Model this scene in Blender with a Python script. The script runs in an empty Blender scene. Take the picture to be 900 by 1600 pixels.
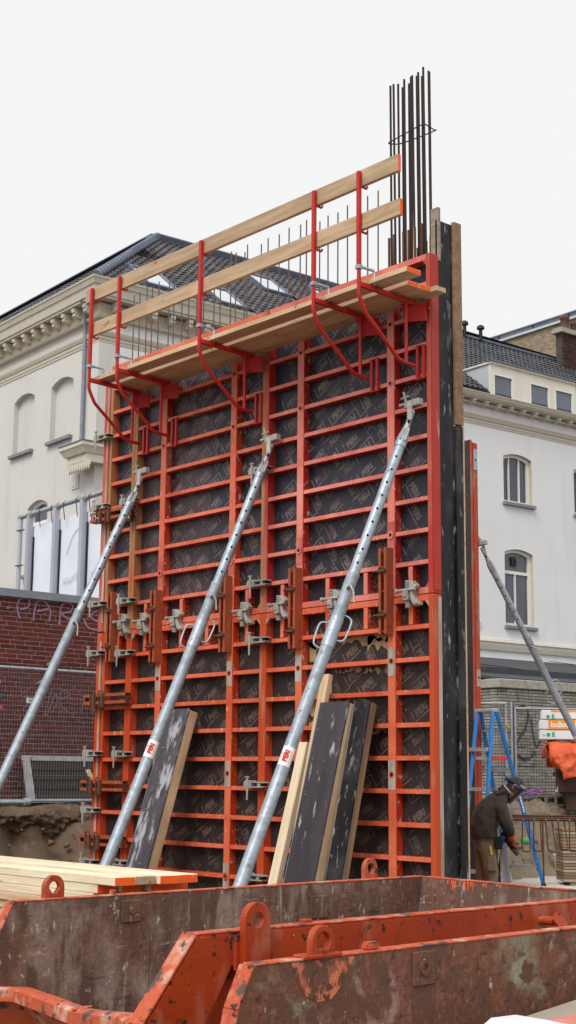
import bpy, bmesh, math, random
from mathutils import Vector, Matrix, Euler, noise as mnoise
random.seed(7)
V = Vector
scene = bpy.context.scene
COL = scene.collection
PI = math.pi

# ------------------------------------------------------------------ camera
YAW, PITCH, ROLL, FPX = 0.84748870, 0.18417428, 0.00958121, 2222.0
fwd = V((-math.sin(YAW)*math.cos(PITCH), math.cos(YAW)*math.cos(PITCH), math.sin(PITCH)))
rgt0 = V((math.cos(YAW), math.sin(YAW), 0)); up0 = rgt0.cross(fwd)
rgt = rgt0*math.cos(ROLL) + up0*math.sin(ROLL); upv = up0*math.cos(ROLL) - rgt0*math.sin(ROLL)
cam = bpy.data.cameras.new('camera'); camo = bpy.data.objects.new('camera', cam); COL.objects.link(camo)
CAMP = V((13.65916, -9.60581, 1.62040))
camo.matrix_world = Matrix(((rgt.x, upv.x, -fwd.x, CAMP.x), (rgt.y, upv.y, -fwd.y, CAMP.y), (rgt.z, upv.z, -fwd.z, CAMP.z), (0, 0, 0, 1)))
cam.sensor_fit = 'HORIZONTAL'; cam.sensor_width = 36.0; cam.lens = 36.0*FPX/900.0
cam.clip_start = 0.1; cam.clip_end = 1500
scene.camera = camo

# ------------------------------------------------------------------ sky and sun (overcast)
SUN_EL, SUN_AZ = math.radians(50), math.radians(158)     # azimuth clockwise from +Y
w = bpy.data.worlds.new("World"); scene.world = w; w.use_nodes = True
nt = w.node_tree; nt.nodes.clear()
sky = nt.nodes.new('ShaderNodeTexSky'); sky.sky_type = 'NISHITA'; sky.sun_disc = False
sky.sun_elevation = SUN_EL; sky.sun_rotation = SUN_AZ; sky.dust_density = 6; sky.air_density = 1.0
hs = nt.nodes.new('ShaderNodeHueSaturation'); hs.inputs['Saturation'].default_value = 0.12; hs.inputs['Value'].default_value = 0.10
mx = nt.nodes.new('ShaderNodeMix'); mx.data_type = 'RGBA'; mx.inputs[0].default_value = 0.93
mx.inputs[7].default_value = (7.05, 7.06, 7.08, 1)
bg = nt.nodes.new('ShaderNodeBackground'); bg.inputs[1].default_value = 0.1
out = nt.nodes.new('ShaderNodeOutputWorld')
nt.links.new(sky.outputs[0], hs.inputs['Color']); nt.links.new(hs.outputs[0], mx.inputs[6])
nt.links.new(mx.outputs[2], bg.inputs[0]); nt.links.new(bg.outputs[0], out.inputs[0])
sl = bpy.data.lights.new('sun', 'SUN'); sl.energy = 1.9; sl.angle = math.radians(32); sl.color = (1, .975, .94)
so = bpy.data.objects.new('sun', sl); COL.objects.link(so)
sdir = V((math.sin(SUN_AZ)*math.cos(SUN_EL), math.cos(SUN_AZ)*math.cos(SUN_EL), math.sin(SUN_EL)))
so.rotation_euler = sdir.to_track_quat('Z', 'Y').to_euler(); so.location = (0, 0, 40)
scene.view_settings.view_transform = 'Standard'; scene.view_settings.look = 'None'
scene.view_settings.exposure = 0.48; scene.view_settings.gamma = 1.0
scene.render.engine = 'CYCLES'
scene.cycles.max_bounces = 6; scene.cycles.diffuse_bounces = 3; scene.cycles.glossy_bounces = 3; scene.cycles.transparent_max_bounces = 6

# ------------------------------------------------------------------ materials
MATS = {}
def M(name, base, var=None, scale=4.0, stretch=(1, 1, 1), rough=.6, metal=0.0, coord='pos', bump=0.0, bscale=None, bstretch=None,
      layers=(), rand=0.0, island=0.0, spec=0.35, alpha=1.0, front=None, var_lo=.35, var_hi=.65):
    """procedural material: noise mix of base/var, then wear layers (colour, scale, lo, hi, stretch, roughness)"""
    if name in MATS: return MATS[name]
    m = bpy.data.materials.new(name); m.use_nodes = True; n = m.node_tree; N = n.nodes; L = n.links
    b = N['Principled BSDF']; b.inputs['Roughness'].default_value = rough; b.inputs['Metallic'].default_value = metal
    b.inputs['Specular IOR Level'].default_value = spec; b.inputs['Alpha'].default_value = alpha
    geo = N.new('ShaderNodeNewGeometry'); tc = N.new('ShaderNodeTexCoord'); oi = N.new('ShaderNodeObjectInfo')
    src = geo.outputs['Position'] if coord == 'pos' else tc.outputs['Object']
    if coord == 'obj':
        add = N.new('ShaderNodeVectorMath'); add.operation = 'ADD'
        mul = N.new('ShaderNodeMath'); mul.operation = 'MULTIPLY'; mul.inputs[1].default_value = 37.0
        L.new(oi.outputs['Random'], mul.inputs[0]); L.new(src, add.inputs[0]); L.new(mul.outputs[0], add.inputs[1]); src = add.outputs[0]
    def noise(sc, st, det=6, rgh=.6):
        mp = N.new('ShaderNodeMapping'); mp.inputs['Scale'].default_value = st; L.new(src, mp.inputs[0])
        nz = N.new('ShaderNodeTexNoise'); nz.inputs['Scale'].default_value = sc; nz.inputs['Detail'].default_value = det
        nz.inputs['Roughness'].default_value = rgh; L.new(mp.outputs[0], nz.inputs['Vector']); return nz.outputs['Fac']
    def rng(fac, lo, hi):
        r = N.new('ShaderNodeMapRange'); r.inputs[1].default_value = lo; r.inputs[2].default_value = hi; L.new(fac, r.inputs[0]); return r.outputs[0]
    def mix(fac, a, c):
        x = N.new('ShaderNodeMix'); x.data_type = 'RGBA'; L.new(fac, x.inputs[0])
        for s, k in ((a, 6), (c, 7)):
            if isinstance(s, tuple): x.inputs[k].default_value = (*s, 1)
            else: L.new(s, x.inputs[k])
        return x.outputs[2]
    col = tuple(base)
    if var is not None: col = mix(rng(noise(scale, stretch), var_lo, var_hi), col, tuple(var))
    rf = None
    for (lc, ls, lo, hi, st, lr) in layers:
        f = rng(noise(ls, st), lo, hi); col = mix(f, col, tuple(lc))
        x = N.new('ShaderNodeMix'); x.inputs[3].default_value = lr; L.new(f, x.inputs[0])
        if rf is None: x.inputs[2].default_value = rough
        else: L.new(rf, x.inputs[2])
        rf = x.outputs[0]
    if front:  # front faces tinted paler: dust, plus light contrast painted into the colour
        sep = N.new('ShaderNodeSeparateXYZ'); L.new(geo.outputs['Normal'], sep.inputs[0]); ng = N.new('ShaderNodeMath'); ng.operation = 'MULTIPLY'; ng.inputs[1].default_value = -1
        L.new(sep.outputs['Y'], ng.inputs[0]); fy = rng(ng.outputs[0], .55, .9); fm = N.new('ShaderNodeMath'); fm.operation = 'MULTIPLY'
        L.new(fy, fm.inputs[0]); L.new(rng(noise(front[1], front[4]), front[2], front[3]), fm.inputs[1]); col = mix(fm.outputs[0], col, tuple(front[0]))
    if rand or island:
        if isinstance(col, tuple):
            c = N.new('ShaderNodeRGB'); c.outputs[0].default_value = (*col, 1); col = c.outputs[0]
        h = N.new('ShaderNodeHueSaturation'); r = N.new('ShaderNodeMapRange'); k = rand or island
        L.new(oi.outputs['Random'] if rand else geo.outputs['Random Per Island'], r.inputs[0])
        r.inputs[3].default_value = 1-k; r.inputs[4].default_value = 1+k
        L.new(r.outputs[0], h.inputs['Value']); L.new(col, h.inputs['Color']); col = h.outputs[0]
    if isinstance(col, tuple): b.inputs['Base Color'].default_value = (*col, 1)
    else: L.new(col, b.inputs['Base Color'])
    if rf is not None: L.new(rf, b.inputs['Roughness'])
    if bump:
        bp = N.new('ShaderNodeBump'); bp.inputs['Strength'].default_value = bump; bp.inputs['Distance'].default_value = .02
        L.new(noise(bscale or scale*6, bstretch or stretch, 5, .65), bp.inputs['Height']); L.new(bp.outputs[0], b.inputs['Normal'])
    MATS[name] = m; return m

VST = (1, 1, .12)     # vertical streaks
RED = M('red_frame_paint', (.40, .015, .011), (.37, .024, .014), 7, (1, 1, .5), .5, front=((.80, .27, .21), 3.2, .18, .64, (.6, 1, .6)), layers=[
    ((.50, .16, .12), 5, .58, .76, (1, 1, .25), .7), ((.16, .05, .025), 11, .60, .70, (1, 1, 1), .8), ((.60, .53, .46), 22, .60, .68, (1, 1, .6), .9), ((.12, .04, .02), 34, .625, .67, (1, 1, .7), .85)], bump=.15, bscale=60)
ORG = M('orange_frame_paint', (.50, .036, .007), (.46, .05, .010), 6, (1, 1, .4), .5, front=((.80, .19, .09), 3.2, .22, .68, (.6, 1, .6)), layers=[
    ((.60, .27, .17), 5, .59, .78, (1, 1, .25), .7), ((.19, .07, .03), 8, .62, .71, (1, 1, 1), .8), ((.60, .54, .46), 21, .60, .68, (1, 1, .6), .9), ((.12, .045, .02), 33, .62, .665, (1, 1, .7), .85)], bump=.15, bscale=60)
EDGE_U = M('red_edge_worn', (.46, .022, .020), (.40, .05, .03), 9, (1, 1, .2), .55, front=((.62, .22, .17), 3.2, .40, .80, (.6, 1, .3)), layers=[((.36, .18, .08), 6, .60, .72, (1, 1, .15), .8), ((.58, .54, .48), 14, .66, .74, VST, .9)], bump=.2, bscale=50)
EDGE_L = M('orange_edge_worn', (.56, .05, .012), (.50, .085, .022), 9, (1, 1, .2), .55, layers=[((.38, .26, .16), 6, .56, .70, (1, 1, .15), .8), ((.58, .54, .48), 14, .66, .74, VST, .9)], bump=.2, bscale=50)
SEC_E = M('distant_edge_worn', (.42, .04, .014), (.36, .07, .03), 6, (1, 1, .3), .6, layers=[((.30, .27, .25), 4, .50, .62, (1, 1, .25), .8), ((.10, .06, .05), 9, .60, .70, (1, 1, .5), .8)])
CEM = M('cement_smear', (.50, .47, .42), (.34, .20, .13), 12, VST, .9, bump=.3, bscale=40)
BRK = M('bracket_red', (.50, .018, .014), (.43, .022, .016), 8, rough=.42, layers=[((.30, .05, .03), 14, .62, .74, (1, 1, 1), .7)])
RUSTC = M('rusty_channel', (.42, .075, .028), (.30, .085, .04), 9, (1, 1, .4), .7, layers=[((.55, .30, .17), 11, .60, .76, VST, .8), ((.12, .05, .03), 18, .60, .7, (1, 1, 1), .9)], bump=.2, bscale=70)
DARKHOLE = M('dark_hole', (.008, .007, .008), rough=.9)
PLY_U = M('phenolic_ply_upper', (.026, .026, .038), (.036, .034, .046), 3, rough=.38, spec=.25, layers=[((.10, .095, .10), 3.2, .60, .9, (1, 1, .35), .6), ((.20, .19, .18), 22, .635, .72, (1, 1, .3), .8)])
PLY_P = M('phenolic_ply_purple', (.058, .029, .036), (.044, .028, .036), 3, rough=.36, layers=[((.10, .085, .085), 3.2, .62, .9, (1, 1, .35), .6), ((.22, .20, .18), 24, .635, .72, (1, 1, .3), .8)])
PLY_L = M('phenolic_ply_lower', (.026, .020, .021), (.036, .028, .027), 3, rough=.45, layers=[((.12, .10, .085), 3, .60, .95, (1, 1, .4), .7), ((.33, .30, .27), 30, .635, .72, (1, 1, 1), .9)])
PLY_D = M('phenolic_ply_damaged', (.026, .020, .021), (.036, .028, .027), 3, rough=.5, layers=[((.50, .33, .17), 2.6, .50, .54, (1, 1, 1.4), .8), ((.33, .30, .27), 30, .70, .76, (1, 1, 1), .9)])
PRINT = M('print_grey', (.170, .142, .132), (.12, .10, .098), 5, rough=.5, layers=[((.035, .030, .035), 4, .52, .68, (1, 1, 1), .5), ((.03, .026, .03), 14, .58, .68, (1, 1, 1), .5)])
PRINT_L = M('print_brown', (.150, .104, .080), (.10, .074, .06), 5, rough=.55, layers=[((.03, .025, .026), 4, .50, .66, (1, 1, 1), .5), ((.03, .026, .03), 14, .57, .67, (1, 1, 1), .5)])
GALV = M('galvanised_steel', (.40, .45, .50), (.32, .37, .42), 14, rough=.48, metal=.40, coord='obj', layers=[((.25, .29, .33), 7, .50, .72, (1, 1, 1), .5), ((.55, .58, .60), 24, .60, .74, (1, 1, 1), .6), ((.30, .27, .24), 16, .62, .67, (1, 1, 1), .85), ((.24, .15, .09), 6, .66, .74, (1, 1, 2), .8)], bump=.06, bscale=50)
CAST = M('cast_clamp_steel', (.42, .40, .36), (.32, .30, .26), 20, rough=.6, metal=.15, layers=[((.22, .12, .07), 12, .62, .74, (1, 1, 1), .8)], bump=.2, bscale=80, rand=.12)
RUSTY = M('rusty_steel', (.16, .065, .032), (.10, .05, .035), 20, rough=.85, bump=.2, bscale=90)
REBAR = M('rebar_dark', (.028, .020, .022), (.045, .024, .020), 9, VST, .75, bump=.5, bscale=120)
REBAR_R = M('rebar_rusty', (.17, .060, .022), (.10, .04, .02), 9, VST, .85, bump=.5, bscale=120)
WIRE = M('thin_bar_steel', (.10, .10, .115), (.15, .09, .06), 6, VST, .6, metal=.4)
def wood(name, a, b, knots=(.22, .11, .05), **k):
    return M(name, a, b, 2.6, (.5, 7, 7), .75, coord='obj', var_lo=.42, var_hi=.58, layers=[(tuple(x*.62 for x in a), 9, .52, .72, (.14, 3.0, 3.0), .8), (tuple(min(.8, x*1.25) for x in a), 1.1, .52, .75, (1, 2, 2), .75), (knots, 5.0, .655, .70, (.9, 1.6, 1.6), .8)], bump=.12, bscale=22, bstretch=(.3, 6, 6), rand=.10, **k)
WOOD = wood('plank_wood', (.66, .47, .30), (.55, .37, .22))
WOODP = wood('pale_new_wood', (.76, .64, .46), (.68, .54, .36))
WOODR = wood('rail_wood_weathered', (.50, .36, .23), (.40, .275, .165))
WOODO = wood('old_brown_wood', (.30, .19, .105), (.20, .135, .085))
WOODG = wood('grey_board', (.34, .29, .23), (.26, .21, .16))
SPRAY = M('orange_spray', (.95, .14, .012), (.88, .10, .01), 9, rough=.6, layers=[((.60, .38, .2), 10, .66, .72, (1, 1, 1), .8)])
BLACKP = M('black_film_ply', (.007, .006, .007), (.017, .015, .017), 5, (1, 1, .2), .42, spec=.25, layers=[((.34, .33, .34), 20, .61, .70, (1, 1, .25), .8), ((.075, .07, .078), 4, .50, .8, (1, 1, .5), .6), ((.20, .19, .20), 9, .60, .70, (1, 1, .35), .8)])
BLACKF = M('box_former_film', (.060, .048, .056), (.035, .03, .036), 4, (.2, 1, 1), .4, coord='obj', layers=[((.36, .35, .37), 7, .60, .665, (.35, 1.4, 1), .8), ((.5, .48, .47), 26, .68, .72, (3, .5, 1), .8)])
SKIP_O = M('skip_orange_paint', (.40, .048, .006), (.34, .036, .006), 3, rough=.45, layers=[((.035, .020, .014), 13, .625, .645, (1, 1, 1), .8), ((.25, .022, .006), 2.5, .56, .8, (1, 1, .4), .6), ((.46, .17, .10), 5, .57, .80, (1, 1, .5), .6), ((.03, .018, .013), 26, .645, .67, (1, 1, 1), .8), ((.62, .35, .26), 44, .69, .73, (1, 1, 1), .6)], bump=.1, bscale=20)
SKIP_E = M('skip_worn_edge', (.52, .10, .040), (.46, .065, .02), 7, rough=.6, layers=[((.60, .36, .27), 7, .50, .66, (1, 1, 1), .75), ((.10, .065, .055), 9, .56, .62, (1, 1, 1), .8), ((.05, .03, .025), 22, .62, .66, (1, 1, 1), .8)], bump=.3, bscale=30)
SKIP_R = M('skip_rust_inside', (.175, .080, .050), (.115, .056, .040), 2.2, rough=.75, layers=[((.22, .11, .072), 38, .52, .68, (1, 1, .7), .8), ((.06, .034, .028), 30, .56, .66, (1, 1, .7), .8),
    ((.20, .085, .045), 3.5, .52, .70, (1, 1, .5), .8), ((.40, .33, .28), 1.5, .47, .72, (1, 1, .8), .8), ((.115, .060, .042), 7, .47, .60, (1.4, 1.4, .5), .8), ((.36, .31, .28), 6, .60, .70, (3, 3, .25), .8),
    ((.42, .36, .31), 24, .62, .68, (1, 1, .6), .8), ((.36, .29, .25), 9, .63, .72, (.5, .5, 2.2), .8), ((.05, .035, .03), 12, .62, .72, (1, .3, 1.5), .7), ((.23, .028, .055), 5, .64, .74, (1, 1, .5), .8)], bump=.35, bscale=40)
SKIP_G = M('skip_rust_green', (.20, .078, .044), (.13, .055, .036), 2.2, rough=.75, layers=[((.26, .115, .062), 38, .50, .66, (1, 1, .8), .8), ((.07, .034, .026), 30, .56, .66, (1, 1, .8), .8),
    ((.21, .085, .04), 3.0, .52, .72, (.5, .5, 2.0), .8), ((.31, .33, .22), 1.7, .54, .66, (1, 1, 1.2), .75), ((.44, .35, .29), 4, .60, .70, (1, 1, .7), .8),
    ((.13, .062, .04), 9, .48, .56, (1, 1, 1), .8), ((.19, .075, .035), 2.2, .54, .7, (1, 1, 1), .8), ((.48, .43, .39), 26, .66, .71, (1, 1, .6), .8), ((.05, .035, .03), 9, .64, .72, (.4, .4, 2), .7)], bump=.35, bscale=40)
STUC = M('cream_stucco', (.605, .59, .55), (.57, .555, .515), 1.2, rough=.9, layers=[((.49, .47, .435), 2.2, .54, .80, (1, 1, .10), .9), ((.63, .62, .60), .6, .50, .70, (1, 1, 1), .9)], bump=.08, bscale=25)
STUCW = M('white_stucco', (.76, .76, .77), (.735, .735, .74), 1.2, rough=.9, layers=[((.61, .60, .58), 1.8, .55, .85, (1, 1, .10), .9)], bump=.06, bscale=25)
TRIM = M('cornice_cream', (.62, .575, .48), (.56, .515, .43), 5, rough=.8, layers=[((.36, .31, .24), 7, .62, .80, (1, 1, 1), .9)])
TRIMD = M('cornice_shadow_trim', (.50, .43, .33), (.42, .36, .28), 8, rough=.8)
WINW = M('window_white_paint', (.78, .78, .75), (.74, .73, .70), 6, rough=.5)
WINC = M('window_cream_paint', (.62, .53, .38), (.56, .48, .34), 6, rough=.6)
WINP = M('dormer_cream_paint', (.76, .72, .63), (.70, .65, .56), 3, VST, .7)
SILL = M('blue_stone_sill', (.24, .26, .29), (.19, .20, .22), 8, rough=.7)
GLASS = M('dark_window_glass', (.055, .064, .084), (.09, .10, .125), .9, (1, 1, .3), .06, spec=.6)
CURT = M('curtain_grey', (.30, .33, .38), (.22, .24, .28), 3, (3, 3, .05), .9)
GLASSD = M('dormer_glass', (.085, .105, .145), (.13, .15, .19), .8, (1, 1, .4), .05, spec=.7)  # lighter base colour paints some reflection into the dormer panes
SKYL = M('skylight_glass', (.86, .89, .92), rough=.04, metal=1.0)
TILE = M('roof_tile_blue', (.060, .064, .082), (.092, .078, .074), 1.6, rough=.55, layers=[((.030, .030, .035), 5, .60, .78, (1, 1, 1), .6)], island=.38)
TILE2 = M('roof_tile_dark', (.060, .063, .068), (.045, .047, .052), 1.6, rough=.5, layers=[((.11, .11, .10), 5, .62, .8, (1, 1, 1), .7)], island=.35)
LEAD = M('lead_flashing', (.17, .20, .26), (.12, .14, .19), 6, rough=.55, metal=.2)
ZINC = M('zinc_grey', (.25, .28, .32), (.20, .22, .26), 5, rough=.5, metal=.3)
BRICK = M('red_brick', (.098, .016, .013), (.135, .024, .016), 9, rough=.8, rand=.30, bump=.3, bscale=60)
BRICKS = M('red_brick_joined', (.098, .016, .013), (.135, .024, .016), 9, rough=.8, island=.30, bump=.3, bscale=60)
MORT = M('mortar_pinkish', (.46, .37, .345), (.37, .30, .28), 12, rough=.95)
GBRICK = M('painted_grey_brick', (.30, .29, .255), (.22, .215, .175), 6, rough=.85, rand=.22, layers=[((.075, .075, .055), 4, .55, .72, (1, 1, .6), .9)])
GBRICKS = M('painted_grey_brick_joined', (.30, .29, .255), (.22, .215, .175), 6, rough=.85, island=.22, layers=[((.075, .075, .055), 4, .55, .72, (1, 1, .6), .9)])
GMORT = M('grey_mortar_dirty', (.085, .08, .068), (.06, .058, .05), 9, rough=.95)
COPE = M('concrete_coping', (.40, .38, .33), (.30, .29, .24), 7, rough=.9, layers=[((.10, .10, .07), 10, .58, .72, (1, 1, 1), .9)], bump=.2)
CHIMB = M('dark_chimney_brick', (.070, .034, .028), (.045, .026, .024), 5, rough=.9, island=.35)
CHIMM = M('chimney_mortar', (.10, .075, .065), (.06, .05, .045), 8, rough=.95)
TERRA = M('chimney_pot_clay', (.20, .10, .085), (.14, .08, .075), 7, rough=.8)
TANB = M('tan_brick', (.34, .265, .18), (.27, .21, .145), 3, rough=.9, island=.2)
TANM = M('tan_mortar', (.24, .20, .15), (.21, .17, .13), 8, rough=.95)
RAILG = M('balustrade_glass', (.10, .13, .18), (.08, .10, .14), 2, rough=.1)
DROOF = M('bitumen_roof', (.055, .060, .068), (.042, .046, .052), 1.5, rough=.75, layers=[((.09, .095, .10), 3, .58, .8, (1, 1, 1), .8)])
SOIL = M('brown_soil', (.145, .098, .066), (.085, .056, .037), 2.2, rough=.98, layers=[((.20, .15, .105), 7, .56, .70, (1, 1, 1), .98)], bump=1.0, bscale=9)
SAND = M('grey_sand', (.30, .245, .18), (.21, .17, .125), 2.6, rough=.98, layers=[((.13, .105, .08), 5, .56, .72, (1, 1, 1), .98), ((.40, .34, .26), 12, .62, .78, (1, 1, 1), .98)], bump=.9, bscale=12)
GROUND = M('site_ground', (.17, .135, .10), (.12, .095, .07), 1.4, rough=.98, bump=.6, bscale=16)
SLAB = M('blinding_concrete', (.62, .60, .56), (.50, .48, .44), 2.2, rough=.9, layers=[((.30, .26, .21), 4, .60, .75, (1, 1, 1), .95)])
PAVE = M('street_paving', (.16, .14, .125), (.12, .105, .095), 5, rough=.95)
STONE = M('kerb_cobble', (.20, .165, .13), (.15, .12, .095), 9, rough=.95, rand=.2, bump=.4, bscale=30)
BANNER = M('white_banner', (.74, .78, .84), (.69, .73, .80), 2.5, rough=.65, layers=[((.60, .62, .68), 3, .62, .9, (3, 3, .06), .7)])
BPRINT = M('banner_showthrough', (.715, .755, .812), rough=.7)
BPOST = M('banner_post_grey', (.46, .47, .53), (.38, .39, .45), 5, VST, .5, metal=.3)
BLACK = M('black_plastic', (.012, .012, .014), rough=.5)
GRAF = M('graffiti_lilac', (.42, .28, .46), (.33, .21, .34), 20, rough=.7, alpha=.78)
GRAFD = M('graffiti_faded', (.33, .20, .27), (.26, .14, .18), 20, rough=.7, alpha=.6)
GRAFK = M('graffiti_black', (.045, .045, .055), rough=.8)
GRAFB = M('graffiti_blue', (.04, .17, .36), rough=.8)
GRAFT = M('graffiti_teal', (.05, .30, .32), rough=.8)
WHITEP = M('worn_white_paint', (.56, .55, .56), (.44, .42, .42), 12, rough=.7, layers=[((.2, .16, .13), 14, .63, .72, (1, 1, 1), .9)])
DPLANK = M('dark_stained_plank', (.060, .043, .036), (.042, .031, .028), 5, (.4, .4, 3), .8, rand=.25)
LBLUE = M('blue_ladder_paint', (.012, .165, .48), (.010, .135, .40), 7, rough=.4, layers=[((.42, .50, .58), 14, .66, .72, (1, 1, .4), .6)])
ALU = M('aluminium', (.42, .42, .42), (.34, .34, .34), 9, rough=.45, metal=.4)
FOAM = M('white_foam_pack', (.80, .82, .84), (.76, .78, .80), 6, rough=.6)
IORG = M('label_orange', (.88, .33, .02), rough=.6)
LGREEN = M('label_green', (.02, .42, .16), rough=.6)
LWHITE = M('label_white', (.82, .82, .80), rough=.55)
LRED = M('label_red', (.62, .025, .03), rough=.55)
LYEL = M('label_yellow', (.82, .58, .03), rough=.55)
LPINK = M('label_pink', (.80, .10, .30), rough=.55)
LNAVY = M('sign_navy', (.02, .035, .12), rough=.5)
TARP = M('orange_tarp', (.80, .15, .05), (.66, .10, .03), 6, rough=.48, bump=.2, bscale=30)
DARKST = M('dark_rusty_plate', (.055, .034, .026), (.085, .045, .03), 4, rough=.75, layers=[((.14, .06, .03), 9, .6, .72, (1, 1, 1), .85)], bump=.2)
CBLOCK = M('concrete_block_grey', (.19, .19, .17), (.15, .15, .135), 8, rough=.95, bump=.3, bscale=50)
PLAST = M('white_sheet', (.76, .77, .82), (.70, .71, .76), 6, rough=.5)
BEIGE = M('beige_plastic', (.36, .31, .25), (.32, .27, .22), 9, rough=.6)
PINKB = M('red_block', (.60, .24, .19), (.50, .17, .13), 12, rough=.8)
JACKET = M('worker_jacket', (.085, .074, .056), (.052, .046, .036), 8, rough=.9, bump=.5, bscale=16)
YOKE = M('jacket_yoke', (.045, .033, .040), rough=.9)
TROUS = M('khaki_trousers', (.30, .235, .155), (.21, .165, .11), 8, rough=.9, bump=.6, bscale=14)
KNEE = M('dark_knee_patch', (.018, .018, .019), rough=.9)
OCHRE = M('ochre_patch', (.34, .19, .065), rough=.9)
SKIN = M('skin', (.48, .24, .16), rough=.55)
HAIR = M('grey_black_hair', (.030, .030, .032), (.09, .09, .09), 60, rough=.8)
GLOVE = M('orange_brown_glove', (.24, .10, .04), (.17, .07, .03), 14, rough=.85)
CUFF = M('glove_cuff', (.72, .11, .03), rough=.8)
BLUEP = M('blue_plastic', (.02, .09, .42), rough=.4)
STRAP = M('tan_strap', (.42, .32, .20), rough=.8)
VISOR = M('smoked_visor', (.035, .037, .040), rough=.12)
BOOT = M('black_boot', (.015, .014, .013), rough=.7)

# ------------------------------------------------------------------ mesh builder
X_, Y_, Z_ = V((1, 0, 0)), V((0, 1, 0)), V((0, 0, 1))
class MB:
    def __init__(s): s.v = []; s.f = []; s.m = []; s.s = []
    def add(s, vs, fs, mi=0, smooth=False):
        o = len(s.v); s.v += [tuple(v) for v in vs]
        for f in fs: s.f.append(tuple(i+o for i in f)); s.m.append(mi); s.s.append(smooth)
        return s
    def hexa(s, p, mi=0, ends=None):
        fs = [(0, 3, 2, 1), (4, 5, 6, 7), (0, 1, 5, 4), (2, 3, 7, 6), (1, 2, 6, 5), (3, 0, 4, 7)]
        o = len(s.v); s.v += [tuple(v) for v in p]
        for k, f in enumerate(fs):
            s.f.append(tuple(i+o for i in f)); s.s.append(False)
            s.m.append(ends.get(k, mi) if ends else mi)
        return s
    def box(s, x0, x1, y0, y1, z0, z1, mi=0, ends=None):   # faces: 0 bottom 1 top 2 -y 3 +y 4 +x 5 -x
        return s.hexa([(x0, y0, z0), (x1, y0, z0), (x1, y1, z0), (x0, y1, z0), (x0, y0, z1), (x1, y0, z1), (x1, y1, z1), (x0, y1, z1)], mi, ends)
    def beam(s, a, b, w_, h_, up=Z_, mi=0, ends=None):
        a, b = V(a), V(b); d = (b-a).normalized()
        u = V(up) - d*V(up).dot(d)
        if u.length < 1e-4: u = Y_ - d*Y_.dot(d)
        u.normalize(); r = d.cross(u); w2, h2 = w_/2, h_/2
        q = [-r*w2-u*h2, r*w2-u*h2, r*w2+u*h2, -r*w2+u*h2]
        return s.hexa([a+k for k in q] + [b+k for k in q], mi, ends)
    def tube(s, pts, r, n=10, mi=0, cap=True, smooth=True):
        pts = [V(p) for p in pts]; rs = r if isinstance(r, (list, tuple)) else [r]*len(pts)
        t = (pts[1]-pts[0]).normalized(); u = t.orthogonal().normalized(); vs = []; N = len(pts)
        for i, p in enumerate(pts):
            tt = (pts[min(i+1, N-1)]-pts[max(i-1, 0)]).normalized()
            u = u - tt*u.dot(tt); u.normalize(); b = tt.cross(u)
            vs += [p + (u*math.cos(2*PI*k/n) + b*math.sin(2*PI*k/n))*rs[i] for k in range(n)]
        fs = [(i*n+k, i*n+(k+1) % n, (i+1)*n+(k+1) % n, (i+1)*n+k) for i in range(N-1) for k in range(n)]
        s.add(vs, fs, mi, smooth)
        if cap: s.add(vs[:n], [tuple(reversed(range(n)))], mi); s.add(vs[-n:], [tuple(range(n))], mi)
        return s
    def prism(s, poly, o, ux, uy, d, mi=0, side=None):
        o, ux, uy, d = V(o), V(ux), V(uy), V(d); a = [o+ux*x+uy*y for x, y in poly]; n = len(a)
        if ux.cross(uy).dot(d) < 0: a.reverse()
        b = [p+d for p in a]
        s.add(a+b, [tuple(reversed(range(n))), tuple(range(n, 2*n))], mi)
        return s.add(a+b, [(i, (i+1) % n, n+(i+1) % n, n+i) for i in range(n)], mi if side is None else side)
    def ring(s, c, ax, ro, ri, th, n=20, mi=0):
        c, ax = V(c), V(ax).normalized(); u = ax.orthogonal().normalized(); b = ax.cross(u); vs = []
        for k in range(n):
            e = u*math.cos(2*PI*k/n) + b*math.sin(2*PI*k/n)
            vs += [c+e*ro, c+e*ri, c+e*ro+ax*th, c+e*ri+ax*th]
        fs = []
        for k in range(n):
            i, j = 4*k, 4*((k+1) % n)
            fs += [(i, i+1, j+1, j), (i+2, j+2, j+3, i+3), (i, j, j+2, i+2), (i+1, i+3, j+3, j+1)]
        return s.add(vs, fs, mi)
    def sheet(s, grid, mi=0, smooth=True):   # grid of rows of points
        R, C = len(grid), len(grid[0])
        return s.add([p for row in grid for p in row], [(i*C+j, i*C+j+1, (i+1)*C+j+1, (i+1)*C+j) for i in range(R-1) for j in range(C-1)], mi, smooth)
    def mesh(s, name, mats, bevel=0, seg=1, fix=True):
        me = bpy.data.meshes.new(name); me.from_pydata(s.v, [], s.f)
        for m in (mats if isinstance(mats, (list, tuple)) else [mats]): me.materials.append(m)
        me.polygons.foreach_set('material_index', s.m); me.polygons.foreach_set('use_smooth', s.s); me.update()
        if bevel or fix:
            bm = bmesh.new(); bm.from_mesh(me)
            if bevel:
                bmesh.ops.remove_doubles(bm, verts=bm.verts, dist=1e-5)
                es = [e for e in bm.edges if len(e.link_faces) == 2 and e.calc_face_angle(0) > .6]
                bmesh.ops.bevel(bm, geom=es, offset=bevel, segments=seg, affect='EDGES', clamp_overlap=True)
            if fix: bmesh.ops.recalc_face_normals(bm, faces=bm.faces)
            bm.to_mesh(me); bm.free()
        return me
def bx(x0, x1, y0, y1, z0, z1, **k): return MB().box(x0, x1, y0, y1, z0, z1, **k)

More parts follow.
